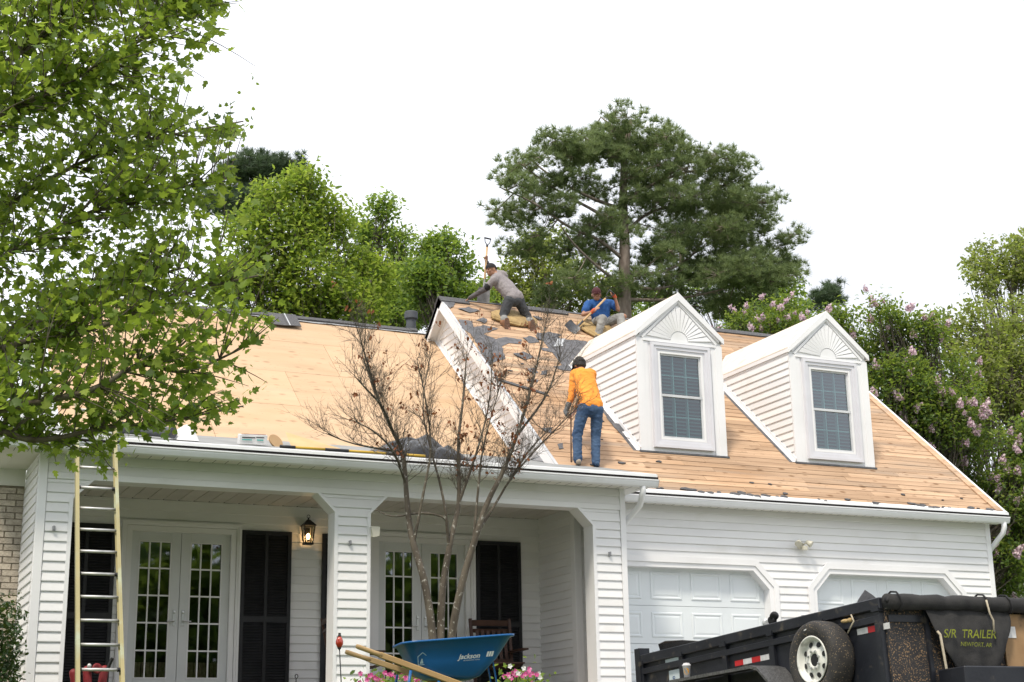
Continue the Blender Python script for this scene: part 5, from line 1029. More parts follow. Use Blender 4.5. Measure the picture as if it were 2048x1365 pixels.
# ---------------------------------------------------------------- ladder
M['fibre'] = mat('fibreglass_rail', (.35,.30,.145), (.30,.27,.14), rough=.6, scale=3, stretch=(1,1,.5), dirt=(.38,.46,.36), dscale=2.2, dlo=.5, dhi=.7); M['alu'] = mat('aluminium', (.58,.58,.57), (.46,.46,.45), rough=.45, metal=.5, scale=12)
def ladder():
    B0, T0 = Vector((2.37,15.38,.42)), Vector((2.518,17.80,4.20)); W0, W1 = .452, .44; d = (T0-B0).normalized(); s = Vector((1,.0,0)); t = thing('ladder', 'tall fibreglass ladder leaning on the gutter at the left', 'ladder', B0); n = d.cross(s)
    for k, w in ((0, 0), (1, 1)):
        p, q = B0+s*W0*k, T0+s*W1*k; b = MB().beam(p, q, .022, .075, up=n).beam(p+s*(.016 if k == 0 else -.016)-n*.034, q+s*(.016 if k == 0 else -.016)-n*.034, .022, .008, up=n).beam(p+s*(.016 if k == 0 else -.016)+n*.034, q+s*(.016 if k == 0 else -.016)+n*.034, .03, .008, up=n); b.build('rail', M['fibre'], t)
    L_ = (T0-B0).length; r = .26; i = 0
    while r < L_-.05:
        p = B0+d*r; w = W0+(W1-W0)*r/L_; MB().tube([p+s*.012, p+s*(w-.012)], .0165, 10).build('rung', M['alu'], t, True)
        if i % 4 == 1: MB().box(0,0,0,0,0,0).tube([p+s*.03, p+s*.055], .022, 8).tube([p+s*(w-.055), p+s*(w-.03)], .024, 8).build('rung_lock', M['black'], t) if False else [MB().tube([p+s*a, p+s*b_], .022, 8).build('rung_lock', M['black'], t) for a, b_ in ((.02,.045), (w-.055, w-.02))]
        r += .305; i += 1
ladder()
# ---------------------------------------------------------------- things on the porch roof
def on_porch(x, y): return Vector((x, y, PE[1]+.245*(y-PE[0])+.012))
def felt_roll():
    t = thing('felt_roll', 'dark grey roll of roofing felt lying behind the gutter at the left', 'roll', on_porch(3.7, 18.6)); a = on_porch(3.25, 18.95)+Vector((0,0,.075)); b = on_porch(3.75, 18.15)+Vector((0,0,.085)); d = (b-a).normalized()
    MB().lathe([(.068,0),(.068,(b-a).length)], a, d, 24).build('rolled_felt', M['feltroll'], t, False); MB().lathe([(.02,0),(.055,.002),(.067,.004)], b, d, 24).build('roll_end', M['felt'], t); MB().lathe([(.024,0),(.024,.012),(.017,.012),(.017,0)], b-d*.004, d, 16).build('core_tube', M['card'], t)
M['feltroll'] = mat('felt_roll', (.11,.115,.125), (.085,.09,.1), rough=.7, scale=8); M['card'] = mat('cardboard', (.42,.28,.15), (.35,.22,.11), rough=.85, scale=6); M['paper'] = mat('white_paper', (.72,.72,.72), (.62,.62,.62), rough=.8, scale=8)
felt_roll()
def crumple(name, label, cat, pts, h, m, seed, n=18, amp=.05, group=None):
    """a crumpled sheet over an outline in porch roof coordinates (x, y)"""
    xs_ = [p[0] for p in pts]; ys_ = [p[1] for p in pts]; vs = []; fs = []; idx = {}
    for i in range(n+1):
        for j in range(n+1):
            x = min(xs_)+(max(xs_)-min(xs_))*i/n; y = min(ys_)+(max(ys_)-min(ys_))*j/n; u = 2*i/n-1; v = 2*j/n-1; e = max(0, 1-abs(u)**2.2)*max(0, 1-abs(v)**2.2)
            q = Vector((x*2.6, y*2.6, seed)); z = h*e**.7*(.5+1.1*abs(noise.noise(q))+.35*abs(noise.noise(q*2.1))); p = on_porch(x+amp*noise.noise(q*1.7), y+amp*noise.noise(q*1.7+Vector((9,0,0)))); vs.append(p+Vector((0,0,max(.004, z))))
    for i in range(n):
        for j in range(n): a = i*(n+1)+j; fs.append((a, a+n+1, a+n+2, a+1))
    return tag(fast(name, vs, fs, m, None, True), label, cat, group)
M['clipgrey'] = mat('grey_clip', (.3,.31,.33), rough=.5); M['plastic'] = mat('black_plastic_sheet', (.007,.007,.008), (.013,.013,.015), rough=.22, scale=5, bump=.25, bscale=6, spec=.45)
crumple('black_tarp', 'crumpled shiny black plastic sheet on the porch roof behind the bare tree', 'tarp', [(6.5,17.95),(7.75,18.85)], .23, M['plastic'], 3.3, 26, .08)
crumple('paper_scrap', 'torn white wrapper lying beside the felt roll', 'wrapper', [(3.78,18.1),(4.08,18.5)], .16, M['paper'], 8.1, 10)
def carton():
    c = on_porch(4.78, 18.3); t = thing('carton', 'printed white cardboard box lying on the porch roof edge', 'box', c); MB().obox(c+Vector((0,0,.065)), (.17,-.03,0), (.02,.13,.03), (0,-.012,.062)).build('box_body', M['paper'], t, bevel=.004)
    n = Vector((-.17,-.98,-.1)); p = c+Vector((-.02,-.134,.055))
    for a, b, z0, z1, m in ((-.15,.15,.035,.05,'printmaroon'), (-.14,-.02,-.03,-.018,'printteal'), (.04,.12,-.03,-.016,'printteal'), (-.14,.02,.0,.012,'band'), (.03,.13,.005,.016,'band')):
        MB().poly([p+Vector((x, -.18*x*.98-.004, z-.0)) for x, z in ((a,z0),(b,z0),(b,z1),(a,z1))], [(0,1,2,3)]).build('print', M[m], t)
M['printmaroon'] = mat('print_maroon', (.12,.015,.05), rough=.7); M['printteal'] = mat('print_teal', (.02,.35,.33), rough=.7)
carton()
c = on_porch(5.12, 18.45); tag(MB().lathe([(.0,0),(.105,.0),(.105,.018),(0,.018)], c+Vector((0,0,.05)), (.35,-.8,.45), 24).build('wood_disc', M['card']), 'round tan wooden disc leaning beside the printed box', 'disc')
p = [on_porch(5.3,18.35), on_porch(5.95,18.3), on_porch(5.6,18.9)+Vector((0,0,.1)), on_porch(5.35,18.8)+Vector((0,0,.16))]
tag(MB().prism([q+Vector((0,0,.02)) for q in p], (.0,.02,.012)).build('cardboard_sheet', M['card2']), 'tan sheet of cardboard leaning on the plywood roof edge', 'cardboard') if False else None
M['card2'] = mat('tan_board', (.55,.38,.2), (.48,.32,.16), rough=.85, scale=4)
tag(MB().prism([q+Vector((0,0,.02)) for q in p], (.0,.02,.012)).build('cardboard_sheet', M['card2']), 'tan sheet of cardboard leaning on the plywood roof edge', 'cardboard')
def pole():
    a, b = on_porch(5.0, 17.80)+Vector((0,0,.02)), on_porch(6.95, 17.86)+Vector((0,0,.02)); t = thing('striped_pole', 'black and yellow banded pole lying along the gutter', 'pole', a); d = b-a
    for f0, f1, m in ((0,.10,'black'),(.10,.30,'yellow'),(.30,.46,'black'),(.46,.72,'yellow'),(.72,.86,'black'),(.86,1,'yellow')): MB().tube([a+d*f0, a+d*f1], .017 if m == 'yellow' else .02, 10).build('band', M[m], t, True)
M['yellow'] = mat('yellow_plastic', (.55,.36,.04), (.48,.3,.03), rough=.5); pole()

# ---------------------------------------------------------------- fixtures on the walls
def lantern():
    c = Vector((6.03, BY-.12, 2.98)); t = thing('wall_lantern', 'lit black wall lantern between the porch shutters', 'lantern', c); a, b, h = .075, .05, .115
    MB().box(c.x-.05, c.x+.05, BY-.03, BY-.015, c.z-.08, c.z+.1).tube([(c.x, BY-.02, c.z+.13), (c.x, c.y+.04, c.z+.2), (c.x, c.y, c.z+.19)], .008).build('back_plate', M['black'], t)
    r = MB(); 
    r.poly([c+Vector((x*a*1.25, y*a*1.25, h)) for x, y in ((-1,-1),(1,-1),(1,1),(-1,1))]+[c+Vector((x*.02, y*.02, h+.085)) for x, y in ((-1,-1),(1,-1),(1,1),(-1,1))], [(0,1,5,4),(1,2,6,5),(2,3,7,6),(3,0,4,7),(4,5,6,7),(3,2,1,0)]); r.tube([c+Vector((0,0,h+.08)), c+Vector((0,0,h+.115))], .012)
    r.tube([c+Vector((.022*math.cos(k*.52),0,h+.13+.022*math.sin(k*.52))) for k in range(13)], .004, 6, False); r.build('lantern_roof', M['black'], t)
    f = MB()
    for x, y in ((-1,-1),(1,-1),(1,1),(-1,1)): f.beam(c+Vector((x*b,y*b,-h)), c+Vector((x*a,y*a,h)), .011, .011)
    f.box(c.x-b-.012, c.x+b+.012, c.y-b-.012, c.y+b+.012, c.z-h-.03, c.z-h).build('lantern_frame', M['black'], t)
    for i, (x, y) in enumerate(((-1,-1),(1,-1),(1,1),(-1,1))):
        x2, y2 = ((1,-1),(1,1),(-1,1),(-1,-1))[i]; MB().poly([c+Vector((x*b,y*b,-h)), c+Vector((x2*b,y2*b,-h)), c+Vector((x2*a,y2*a,h)), c+Vector((x*a,y*a,h))], [(0,1,2,3)]).build('lantern_glass', M['lglass'], t)
    ell(MB(), c+Vector((0,0,-.03)), (.024,0,0), (0,.024,0), (0,0,.04)).build('bulb', M['bulb'], t, True)
M['lglass'] = glass('lantern_glass', (.95,.9,.8), .06); M['bulb'] = mat('bulb', (1,.62,.28), rough=.4, emis=22); lantern()
def flood():
    c = Vector((13.41, GY-.06, 2.985)); t = thing('flood_light', 'twin-headed cream flood light on the wall above the garage doors', 'light', c); m = M['cream']; MB().lathe([(.06,0),(.06,.02),(.045,.035)], (c.x, GY-.018, c.z), (0,-1,0), 16).build('base', m, t)
    for s in (-1, 1): MB().tube([c+Vector((s*.02,-.01,.01)), c+Vector((s*.07,-.05,.035))], .012, 8).lathe([(.018,-.06),(.03,-.05),(.042,.0),(.055,.035),(.05,.037),(.0,.03)], c+Vector((s*.10,-.07,.02)), (s*.55,-.6,-.55), 16).build('lamp_head', m, t, True)
    MB().obox(c+Vector((.02,-.05,-.05)), (.04,0,0), (0,.03,0), (0,0,.032)).build('motion_sensor', m, t, bevel=.006)
M['cream'] = mat('cream_plastic', (.62,.60,.50), (.55,.53,.44), rough=.5); flood()
t = thing('motion_detector', 'small cream box on the right edge of the middle porch column', 'sensor', (6.33, 18.06, 2.7)); MB().poly([(6.25,18.0,2.70),(6.37,18.0,2.70),(6.37,18.0,2.82),(6.25,18.0,2.82),(6.275,17.93,2.68),(6.355,17.93,2.70),(6.37,17.95,2.82),(6.25,17.95,2.82)], [(0,1,5,4),(1,2,6,5),(2,3,7,6),(3,0,4,7),(4,5,6,7),(3,2,1,0)]).build('case', M['cream'], t)
for lab, x, z in (('grey flag clip on the left porch column', 2.385, 2.62), ('grey flag clip on the middle porch column', 5.98, 2.60), ('grey flag clip on the right porch column', 9.66, 2.60)):
    tag(MB().box(x-.016, x+.016, 17.955, 17.985, z-.028, z+.028).box(x-.008, x+.008, 17.94, 17.956, z-.015, z+.03).build('flag_clip', M['clipgrey']), lab, 'clip', 'clips on the porch columns')

# ---------------------------------------------------------------- porch furniture
M['brownwood'] = mat('brown_stained_wood', (.075,.032,.02), (.05,.022,.014), rough=.5, scale=4, stretch=(2,2,.6))
def rocker(label, c, rz):
    t = thing('rocking_chair', label, 'chair', c, 'rocking chairs on the porch'); A = Matrix.Translation(Vector(c)) @ Matrix.Rotation(rz, 4, 'Z')
    def add(name, mb, bevel=.004): mb.v = [tuple(A @ Vector(v)) for v in mb.v]; return mb.build(name, M['brownwood'], t, bevel=bevel)
    for s in (-1, 1):
        add('rocker', MB().tube([(s*.27, -.42+.1*k, .03+.09*((k-4.2)/4.2)**2) for k in range(10)], .018, 6)); add('post', MB().beam((s*.27,.22,.05), (s*.29,.42,1.10), .045, .03)); add('leg', MB().beam((s*.27,-.26,.05), (s*.27,-.26,.62), .045, .045)); add('arm', MB().box(s*.27-.045, s*.27+.045, -.34, .30, .62, .645))
    add('top_rail', MB().obox((0,.415,1.04), (.265,0,0), (0,.012,.0), (0,-.01,.04))); add('lower_rail', MB().obox((0,.26,.5), (.25,0,0), (0,.012,0), (0,0,.03))); add('second_rail', MB().obox((0,.395,.93), (.26,0,0), (0,.012,0), (0,-.01,.025)))
    for k in range(6): x = -.2+.08*k; add('back_slat', MB().beam((x,.265,.5), (x,.39,.94), .045, .014), 0)
    for k in range(7): add('seat_slat', MB().box(-.28, .28, -.27+.075*k, -.205+.075*k, .44-.01*k, .458-.01*k), 0)
rocker('brown slatted rocking chair in front of the right porch shutter', (8.62, 19.35, FLOOR-.05), R(-6))
rocker('brown rocking chair half hidden behind the middle porch column', (6.47, 19.15, FLOOR-.12), R(80))
# wrought iron plant stands whose scrolls show above the bottom of the picture
for lab, x in (('black scrolled iron hook left of the lantern on the porch', 5.83), ('black scrolled iron hook right of the lantern on the porch', 6.21), ('black scrolled iron hook by the right porch shutter', 9.33)):
    b = MB().tube([(x,19.7,FLOOR), (x,19.7,1.0)]+[(x+.03*math.sin(a)*(1-a/9), 19.7, 1.03+.035*(1-math.cos(a))*(1-a/12)) for a in [k*.5 for k in range(12)]], .006, 6); tag(b.build('iron_hook', M['black'], None, True), lab, 'hook', 'iron hooks on the porch')
# red folded chair bag at the foot of the ladder
def bag():
    t = thing('folded_chairs', 'bundle of red folded camp chairs leaning behind the ladder', 'camp chairs', (2.75, 17.4, gz(2.75,17.4)))
    for k, (x, y, z, tx) in enumerate(((2.70,17.5,.96,-.22), (2.80,17.45,.99,-.10), (2.92,17.5,1.0,.16))): cap(MB(), (x-tx*.2, y, .45), (x+tx*.3, y, z), .042, .048).build('folded_chair', M['redcloth'], t, True)
    MB().lathe([(.0,0),(.055,.0),(.06,.02),(.045,.03),(.03,.02),(0,.02)], (2.86,17.38,1.0), (.2,-.9,.2), 16).build('roll_end', M['redcloth'], t, True); MB().tube([(2.99,17.45,1.0), (3.03,17.4,1.12)], .02).build('strap_end', M['black'], t); ell(MB(), (2.78,17.38,1.03), (.025,0,0), (0,.02,0), (0,0,.03)).build('buckle', M['alu'], t, True)
M['redcloth'] = mat('red_nylon', (.22,.015,.02), (.14,.01,.014), rough=.6, scale=9); bag()
# glass bud garden stake
def stake():
    t = thing('garden_stake', 'red glass bulb on a thin black garden stake before the middle column', 'stake', (4.77, 14.5, gz(4.77,14.5))); MB().tube([(4.785,14.5,.2), (4.745,14.5,.8), (4.727,14.5,1.06)], .006, 6).build('rod', M['black'], t, True)
    MB().lathe([(.004,-.06),(.02,-.05),(.036,-.02),(.038,.01),(.026,.04),(.014,.055)], (4.727,14.5,1.11), n=20).build('glass_bulb', M['redglass'], t, True); MB().lathe([(.014,.05),(.018,.06),(.012,.085),(.016,.09)], (4.727,14.5,1.11), n=10).build('bulb_cap', M['black'], t); MB().lathe([(.0,-.08),(.016,-.065),(.02,-.05)], (4.727,14.5,1.11), n=10).build('bulb_holder', M['black'], t)
M['redglass'] = mat('red_glass', (.50,.05,.02), (.38,.03,.015), rough=.12, scale=30, spec=.8); stake()
# bedding flowers
M['petalpink'] = leaf_mat('pink_petal', [(.55,.05,.22),(.68,.12,.34),(.75,.3,.5)], .2, .6, (.8,.2,.4)); M['petalwhite'] = leaf_mat('white_petal', [(.7,.7,.66),(.78,.78,.75)], .2, .6, (.8,.8,.7))
def flowers(label, c, n, white=0, h=.28):
    t = thing('flower_clump', label, 'flowers', c, 'bedding flowers in front of the porch'); c = np.array(c); p = c+rng.normal(size=(260,3))*np.array([.17,.12,.09])+np.array([0,0,h*.55]); V, F, _ = scatter(p, .06, OVAL_V, OVAL_F, .5); tag(npmesh('foliage', V, F, M['leafB'], t), kind='stuff')
    MB().tube([tuple(c), tuple(c+np.array([0,0,h*.6]))], .02).build('stem', M['leafB'], t)
    for k in range(n):
        q = c+rng.normal(size=3)*np.array([.15,.10,.035])+np.array([0,-.05,h]); b = MB()
        for a in range(5): an = a*1.257+k; d = Vector((math.cos(an), -.35, math.sin(an))).normalized(); s = d.cross(Vector((0,-1,.3))).normalized(); b.poly([Vector(q), Vector(q)+d*.018+s*.014, Vector(q)+d*.033, Vector(q)+d*.018-s*.014], [(0,1,2,3)])
        b.build('blossom', M['petalwhite'] if k < white else M['petalpink'], t)
flowers('pink blossoms at the left under the wheelbarrow handles', (5.30, 14.9, .54), 18, h=.25); flowers('pink blossoms below the wheelbarrow tray', (5.62, 14.8, .54), 18, h=.25)
flowers('pink and white blossoms right of the wheelbarrow wheel', (6.75, 14.7, .55), 24, 7, h=.27); flowers('low green clump with few pink blossoms behind the wheelbarrow', (5.95, 15.2, .56), 5, h=.28)

# ---------------------------------------------------------------- wheelbarrow
def text(s, size, org, ax, ay, m, parent, name='lettering', shear=0, off=.002, bold=0):
    cu = bpy.data.curves.new(name, 'FONT'); cu.body = s; cu.size = size; cu.shear = shear; cu.offset = bold; o = bpy.data.objects.new(name, cu); TMP.collection.objects.link(o); TMP.view_layers[0].update()
    me = bpy.data.meshes.new_from_object(o.evaluated_get(TMP.view_layers[0].depsgraph)); bpy.data.objects.remove(o); ax, ay = Vector(ax).normalized(), Vector(ay).normalized(); n = ax.cross(ay).normalized()
    for v in me.vertices: v.co = Vector(org)+ax*v.co.x+ay*v.co.y+n*off
    me.materials.clear(); me.materials.append(m); return link(name, me, parent)
M['barrow'] = mat('blue_enamel', (.010,.112,.33), (.008,.095,.28), rough=.35, scale=3, dirt=(.05,.09,.12), dlo=.62, dhi=.8); M['whiteprint'] = mat('white_print', (.75,.76,.78), rough=.6); M['handle'] = mat('barrow_handle', (.50,.335,.155), (.40,.25,.11), rough=.6, scale=3, stretch=(.6,3,3))
M['tyre'] = mat('tyre_rubber', (.022,.022,.023), (.04,.038,.036), rough=.85, scale=14, bump=.3)
def barrow():
    Rt, Fw = Vector((.9086,-.4177,0)), Vector((.4177,.9086,0)); u = (Rt*.97+Fw*.243).normalized(); v = (Fw*.97-Rt*.243).normalized(); w = Vector((0,0,1)); O = Vector((4.60,12.33,.952)); A = lambda a, b, c: O+u*a+v*b+w*c
    t = thing('wheelbarrow', 'blue steel wheelbarrow with wooden handles in front of the bare tree', 'wheelbarrow', A(.6,.3,-.72))
    def ring(x0, x1, hw0, hw1, z0, z1, r):
        pts = []
        for cx, cy, a0 in ((x1-r, hw1-r, 0), (x0+r, hw0-r, 90), (x0+r, -hw0+r, 180), (x1-r, -hw1+r, 270)):
            for k in range(6): a = R(a0+18*k); pts.append((cx+r*math.cos(a), cy+r*math.sin(a)))
        return [A(x, .3+y, z0+(z1-z0)*(x-x0)/(x1-x0)) for x, y in pts]
    rr = [ring(-.012,.992,.335,.335,.004,.078,.13), ring(-.012,.992,.335,.335,-.012,.062,.13), ring(.012,.965,.312,.312,-.004,.062,.12), ring(.10,.84,.25,.25,-.16,-.13,.11), ring(.17,.70,.215,.215,-.262,-.275,.10), ring(.24,.62,.17,.17,-.295,-.305,.09)]; n = 24; b = MB(); vs = [p for r in rr for p in r]
    b.poly(vs, [(i*n+k, i*n+(k+1)%n, (i+1)*n+(k+1)%n, (i+1)*n+k) for i in range(5) for k in range(n)]+[tuple(range(5*n, 6*n))]); tr = b.build('tray', M['barrow'], t, True)
    md = tr.modifiers.new('th', 'SOLIDIFY'); md.thickness = .004; md.offset = 1
    # near-side print
    p0, p1 = A(.475, -.006, -.075), A(.70, -.006, -.058); ax = (p1-p0); p2 = A(.475, .032, -.16); ay = (p0-p2)
    text('Jackson', .062, p2+ax*.0+ay*.28, ax, ay, M['whiteprint'], tr, shear=.25, off=.02, bold=.0014)
    q = p2+ax.normalized()*.245+ay.normalized()*.03; e1, e2, nn = ax.normalized(), ay.normalized(), ax.cross(ay).normalized()
    lg = MB(); [lg.poly([q+e1*(.021*k+.0)+nn*.02, q+e1*(.021*k+.017)+nn*.02, q+e1*(.021*k+.026)+e2*.045+nn*.02, q+e1*(.021*k+.009)+e2*.045+nn*.02], [(0,1,2,3)]) for k in range(3)]; lg.build('logo_bars', M['whiteprint'], tr)
    text('PROFESSIONAL TOOLS', .014, p2+ax.normalized()*.045+ay.normalized()*.006, ax, ay, M['whiteprint'], tr, off=.021)
    q = A(.165, .055, -.13); pent = [(-.032,-.055),(.032,-.055),(.04,.02),(.0,.055),(-.04,.02)]; lg = MB()
    for i in range(5): a_, b_ = pent[i], pent[(i+1)%5]; lg.beam(q+e1*a_[0]+e2*a_[1]+nn*.016, q+e1*b_[0]+e2*b_[1]+nn*.016, .005, .002, up=nn)
    lg.poly([q+e1*x+e2*y+nn*.014 for x, y in ((-.02,-.045),(.025,-.045),(.025,-.012),(-.005,.0))], [(0,1,2,3)]); lg.build('warning_label', M['labelblue'], tr)
    for k, (s0, s1) in enumerate(((-.045, .19), (.645, .41))):
        a, e = A(-.42, s0-.0, -.035), A(.95, s1, -.50); d = (e-a).normalized(); up = d.cross(v).normalized(); h = MB(); h.beam(a+d*.22, e, .038, .05, up=up); hd = h.build('handle', M['handle'], t, bevel=.006); MB().tube([a, a+d*.02, a+d*.16, a+d*.24], [.016,.021,.02,.024], 10).build('grip', M['handle'], hd, True)
        MB().tube([A(.05, s0, -.24), A(.02, s0, -.42), A(.05, s0, -.70), A(.14, s0, -.70), A(.30, s0+.02, -.33)], .013, 8).build('leg', M['barrow'], t, True)
        MB().beam(A(.88, s1, -.48), A(.80, s1, -.02), .02, .012).build('tray_brace', M['barrow'], t)
    MB().tube([A(.05,.04,-.40), A(.05,.56,-.40)], .011, 8).build('cross_brace', M['barrow'], t, True)
    c = A(.92,.30,-.52); wh = MB().lathe([(.11,-.045),(.16,-.05),(.185,-.035),(.195,0),(.185,.035),(.16,.05),(.11,.045)], c, v, 28, caps=False).build('tyre', M['tyre'], t, True); MB().lathe([(.02,-.05),(.03,-.03),(.112,-.02),(.112,.02),(.03,.03),(.02,.05)], c, v, 20).build('wheel_rim', M['barrow'], t)
M['labelblue'] = mat('pale_label', (.35,.52,.6), rough=.6); barrow()

# ---------------------------------------------------------------- dump trailer in the driveway
M['trailer'] = mat('black_trailer_paint', (.009,.0105,.0155), (.017,.019,.025), rough=.42, scale=3, dirt=(.10,.085,.065), dscale=7, dlo=.62, dhi=.74, bump=.1); M['mud'] = mat('mud_spattered_black', (.02,.02,.023), (.03,.03,.032), rough=.7, scale=6, dirt=(.30,.19,.10), dscale=75, dlo=.57, dhi=.62)
M['tape_r'] = mat('red_tape', (.5,.02,.025), (.42,.018,.02), rough=.4); M['tape_w'] = mat('white_tape', (.62,.62,.62), (.5,.5,.5), rough=.4, scale=20); M['tread'] = mat('diamond_plate', (.10,.10,.10), (.17,.17,.17), rough=.4, scale=40, metal=.6, bump=1, bscale=60)
M['mesh'] = mat('black_mesh_tarp', (.02,.02,.021), (.035,.034,.034), rough=.9, scale=9, bump=.5, bscale=120); M['lime'] = mat('lime_print', (.24,.27,.02), (.13,.145,.018), rough=.8, scale=30); M['rim'] = mat('white_wheel', (.68,.68,.64), (.58,.58,.54), rough=.4, scale=8, dirt=(.2,.19,.17), dscale=8, dlo=.6, dhi=.75); M['rope'] = mat('rope', (.45,.40,.31), (.36,.31,.23), rough=.9, scale=40)
M['muddyply'] = mat('muddy_plywood', (.36,.23,.12), (.28,.17,.085), rough=.85, scale=5, dirt=(.04,.035,.03), dscale=6, dlo=.55, dhi=.68)
def trailer():
    T_ = Matrix.Translation(Vector((8.351,10.62,1.26))) @ Matrix.Rotation(-.0516, 4, 'X'); L_, W, H = 4.25, 1.98, .74; X_ = lambda x, y, z: T_ @ Vector((x, y, z))
    t = thing('dump_trailer', 'black mud-spattered dump trailer parked in the driveway', 'trailer', X_(W/2, L_/2, -1.2))
    def add(name, mb, m='trailer', par=None, smooth=False, bevel=0): mb.v = [tuple(T_ @ Vector(v)) for v in mb.v]; return mb.build(name, M[m] if isinstance(m, str) else m, par or t, smooth, bevel)
    for x, nm in ((0, -1), (W, 1)):
        sp = add('side_panel', MB().box(x-.015, x+.015, .02, L_, -H, -.05)); add('top_rail', MB().box(x-.055, x+.055, -.03, L_+.02, -.10, 0), bevel=.008); add('mid_rail', MB().box(min(x, x+nm*.05), max(x, x+nm*.05), .0, L_, -.21, -.15), bevel=.004); add('lower_rail', MB().box(min(x, x+nm*.06), max(x, x+nm*.06), 0, L_, -H-.08, -H+.02))
        for y in (.03, .84, 1.66, 2.5, 3.35, 4.2): add('stake_post', MB().box(min(x, x+nm*.048), max(x, x+nm*.048), y-.04, y+.04, -H, -.10)); add('stake_pocket', MB().box(x-.064, x+.064, y-.05, y+.05, -.115, -.07)) 
    add('bed_floor', MB().box(0, W, 0, L_, -H-.03, -H)); add('tail_post', MB().box(-.06, .07, L_-.05, L_+.06, -H-.05, .075)); add('tail_gate', MB().box(.07, W, L_-.03, L_+.02, -H, -.05)); add('tail_post', MB().box(W-.07, W+.06, L_-.05, L_+.06, -H-.05, .075))
    add('front_panel', MB().box(0, .62, -.03, .0, -H, -.06).box(.62, W, -.025, .0, -H, -.06), 'mud'); add('front_rail', MB().box(.02, W, -.045, -.031, -.21, -.15)); add('front_stiffener', MB().box(.40, .44, -.06, -.031, -H, -.1))
    add('plywood_panel', MB().box(1.26, 1.96, -.05, -.033, -H+.03, -.12), 'muddyply'); add('notice', MB().box(1.30, 1.40, -.056, -.0505, -.33, -.23), 'paper')
    # roll of mesh tarp along the front top edge, lumpy and strapped
    pts = [(-.02+.09*k, -.09+.012*noise.noise((k*.7,1,0)), -.045-.0*k+.014*noise.noise((k*.5,4,2))) for k in range(26)]; add('tarp_roll', MB().tube(pts, [.068+.012*noise.noise((k*.9,2,7))+(.02 if k > 17 else 0) for k in range(26)], 14), 'mesh', smooth=True)
    for x in (.03, .98, 1.24): add('tie_strap', MB().tube([(x+.01*k, -.09+.088*math.cos(k*.7), -.045+.088*math.sin(k*.7)) for k in range(10)], .009, 6), 'band', smooth=True)
    add('knot', MB().lathe([(.0,-.04),(.035,-.02),(.04,.02),(0,.04)], (.0,-.10,-.03), (1,.3,.4), 8), 'band', smooth=True)
    vs = []; fs = []; n, m_ = 24, 14
    for i in range(n+1):
        for j in range(m_+1):
            a = i/n; b = j/m_; x = .38+.92*a; depth = .10+.50*math.sin(math.pi*min(1, max(0, a*.96+.02)))**.4; z = -.10-depth*b; x += (.5-a)*.18*b*b; vs.append((x, -.10-.05*math.sin(b*2.2)+.018*math.sin(a*19+b*3)*b+.01*noise.noise((x*7, z*7, 0)), z))
    for i in range(n):
        for j in range(m_): k = i*(m_+1)+j; fs.append((k, k+m_+1, k+m_+2, k+1))
    fl = add('tarp_flap', MB().poly(vs, fs), 'mesh', smooth=True); fl.modifiers.new('th', 'SOLIDIFY').thickness = .004
    text('S/R', .103, X_(.47,-.185,-.355), (1,0,.0), (0,0,1), M['lime'], fl, shear=.25, off=.0, bold=.001); text('TRAILER', .103, X_(.665,-.185,-.355), (1,0,.0), (0,0,1), M['lime'], fl, shear=.25, off=.0, bold=.001); text('NEWPORT, AR', .052, X_(.64,-.188,-.425), (1,0,-.02), (0,0,1), M['lime'], fl, shear=.25, off=.0)
    add('rope', MB().tube([(.44,-.15,-.30), (.45,-.17,-.33), (.47,-.17,-.6), (.5,-.16,-1.1)], .012, 6), 'rope', smooth=True); add('rope', MB().tube([(-.07,.35,-.10), (-.085,.30,-.16), (-.075,.42,-.25)], .008, 6), 'rope', smooth=True); add('rope_tail', MB().tube([(1.0,-.18,-.02), (1.01,-.19,-.14), (1.04,-.19,-.2), (1.03,-.19,-.3)], .009, 6), 'rope', smooth=True)
    # spare wheel on the side
    c = (-.15, .74, -.45); ax = (-1,-.05,.02); ty = add('spare_tyre', MB().lathe([(.205,-.09),(.24,-.115),(.30,-.12),(.33,-.105),(.345,-.07),(.347,0),(.345,.07),(.33,.105),(.30,.12),(.24,.115),(.205,.09)], c, ax, 48, caps=False), 'tyremud', smooth=True)
    rm = add('wheel_rim', MB().lathe([(.207,.10),(.212,.112),(.2,.115),(.19,.095),(.178,.06),(.165,.052),(.12,.075),(.095,.075),(.085,.085),(.06,.085),(.055,.07)], c, ax, 40, caps=False), 'rim', ty, True); A_ = Vector(ax).normalized(); e1 = A_.orthogonal().normalized(); e2 = A_.cross(e1); cc = Vector(c)
    for k in range(8): a = k*math.pi/4+.3; d = e1*math.cos(a)+e2*math.sin(a); add('rim_hole', MB().lathe([(.0,.0),(.025,.0),(.025,.004),(0,.004)], cc+A_*.072+d*.142, A_+d*.3, 12), 'band', rm); add('lug_nut', MB().lathe([(.011,0),(.011,.018),(.007,.02)], cc+A_*.083+d*.078, ax, 6), 'nickel', rm)
    add('hub_hole', MB().lathe([(0,0),(.056,0),(.056,.006),(0,.006)], cc+A_*.07, ax, 20), 'band', rm); add('spare_mount', MB().beam((0,.74,-.45), (-.15,.74,-.45), .12, .12)); add('valve_mark', MB().poly([cc+A_*.122+e*.0+Vector((0, y, z)) for e in (e1,) for y, z in ((.06,.26),(.02,.268),(.02,.278),(.06,.27))], [(0,1,2,3)]), 'tape_w', ty)
    # reflective tape
    for y0, z, seq in ((2.36,-.325,'rwrw'), (.36,-.275,'wrw')):
        for k, q in enumerate(seq): add('reflector_tape', MB().poly([(-.0175, y0-.152*k, z), (-.0175, y0-.152*(k+1), z), (-.0175, y0-.152*(k+1), z+.052), (-.0175, y0-.152*k, z+.052)], [(0,1,2,3)]), 'tape_'+q)
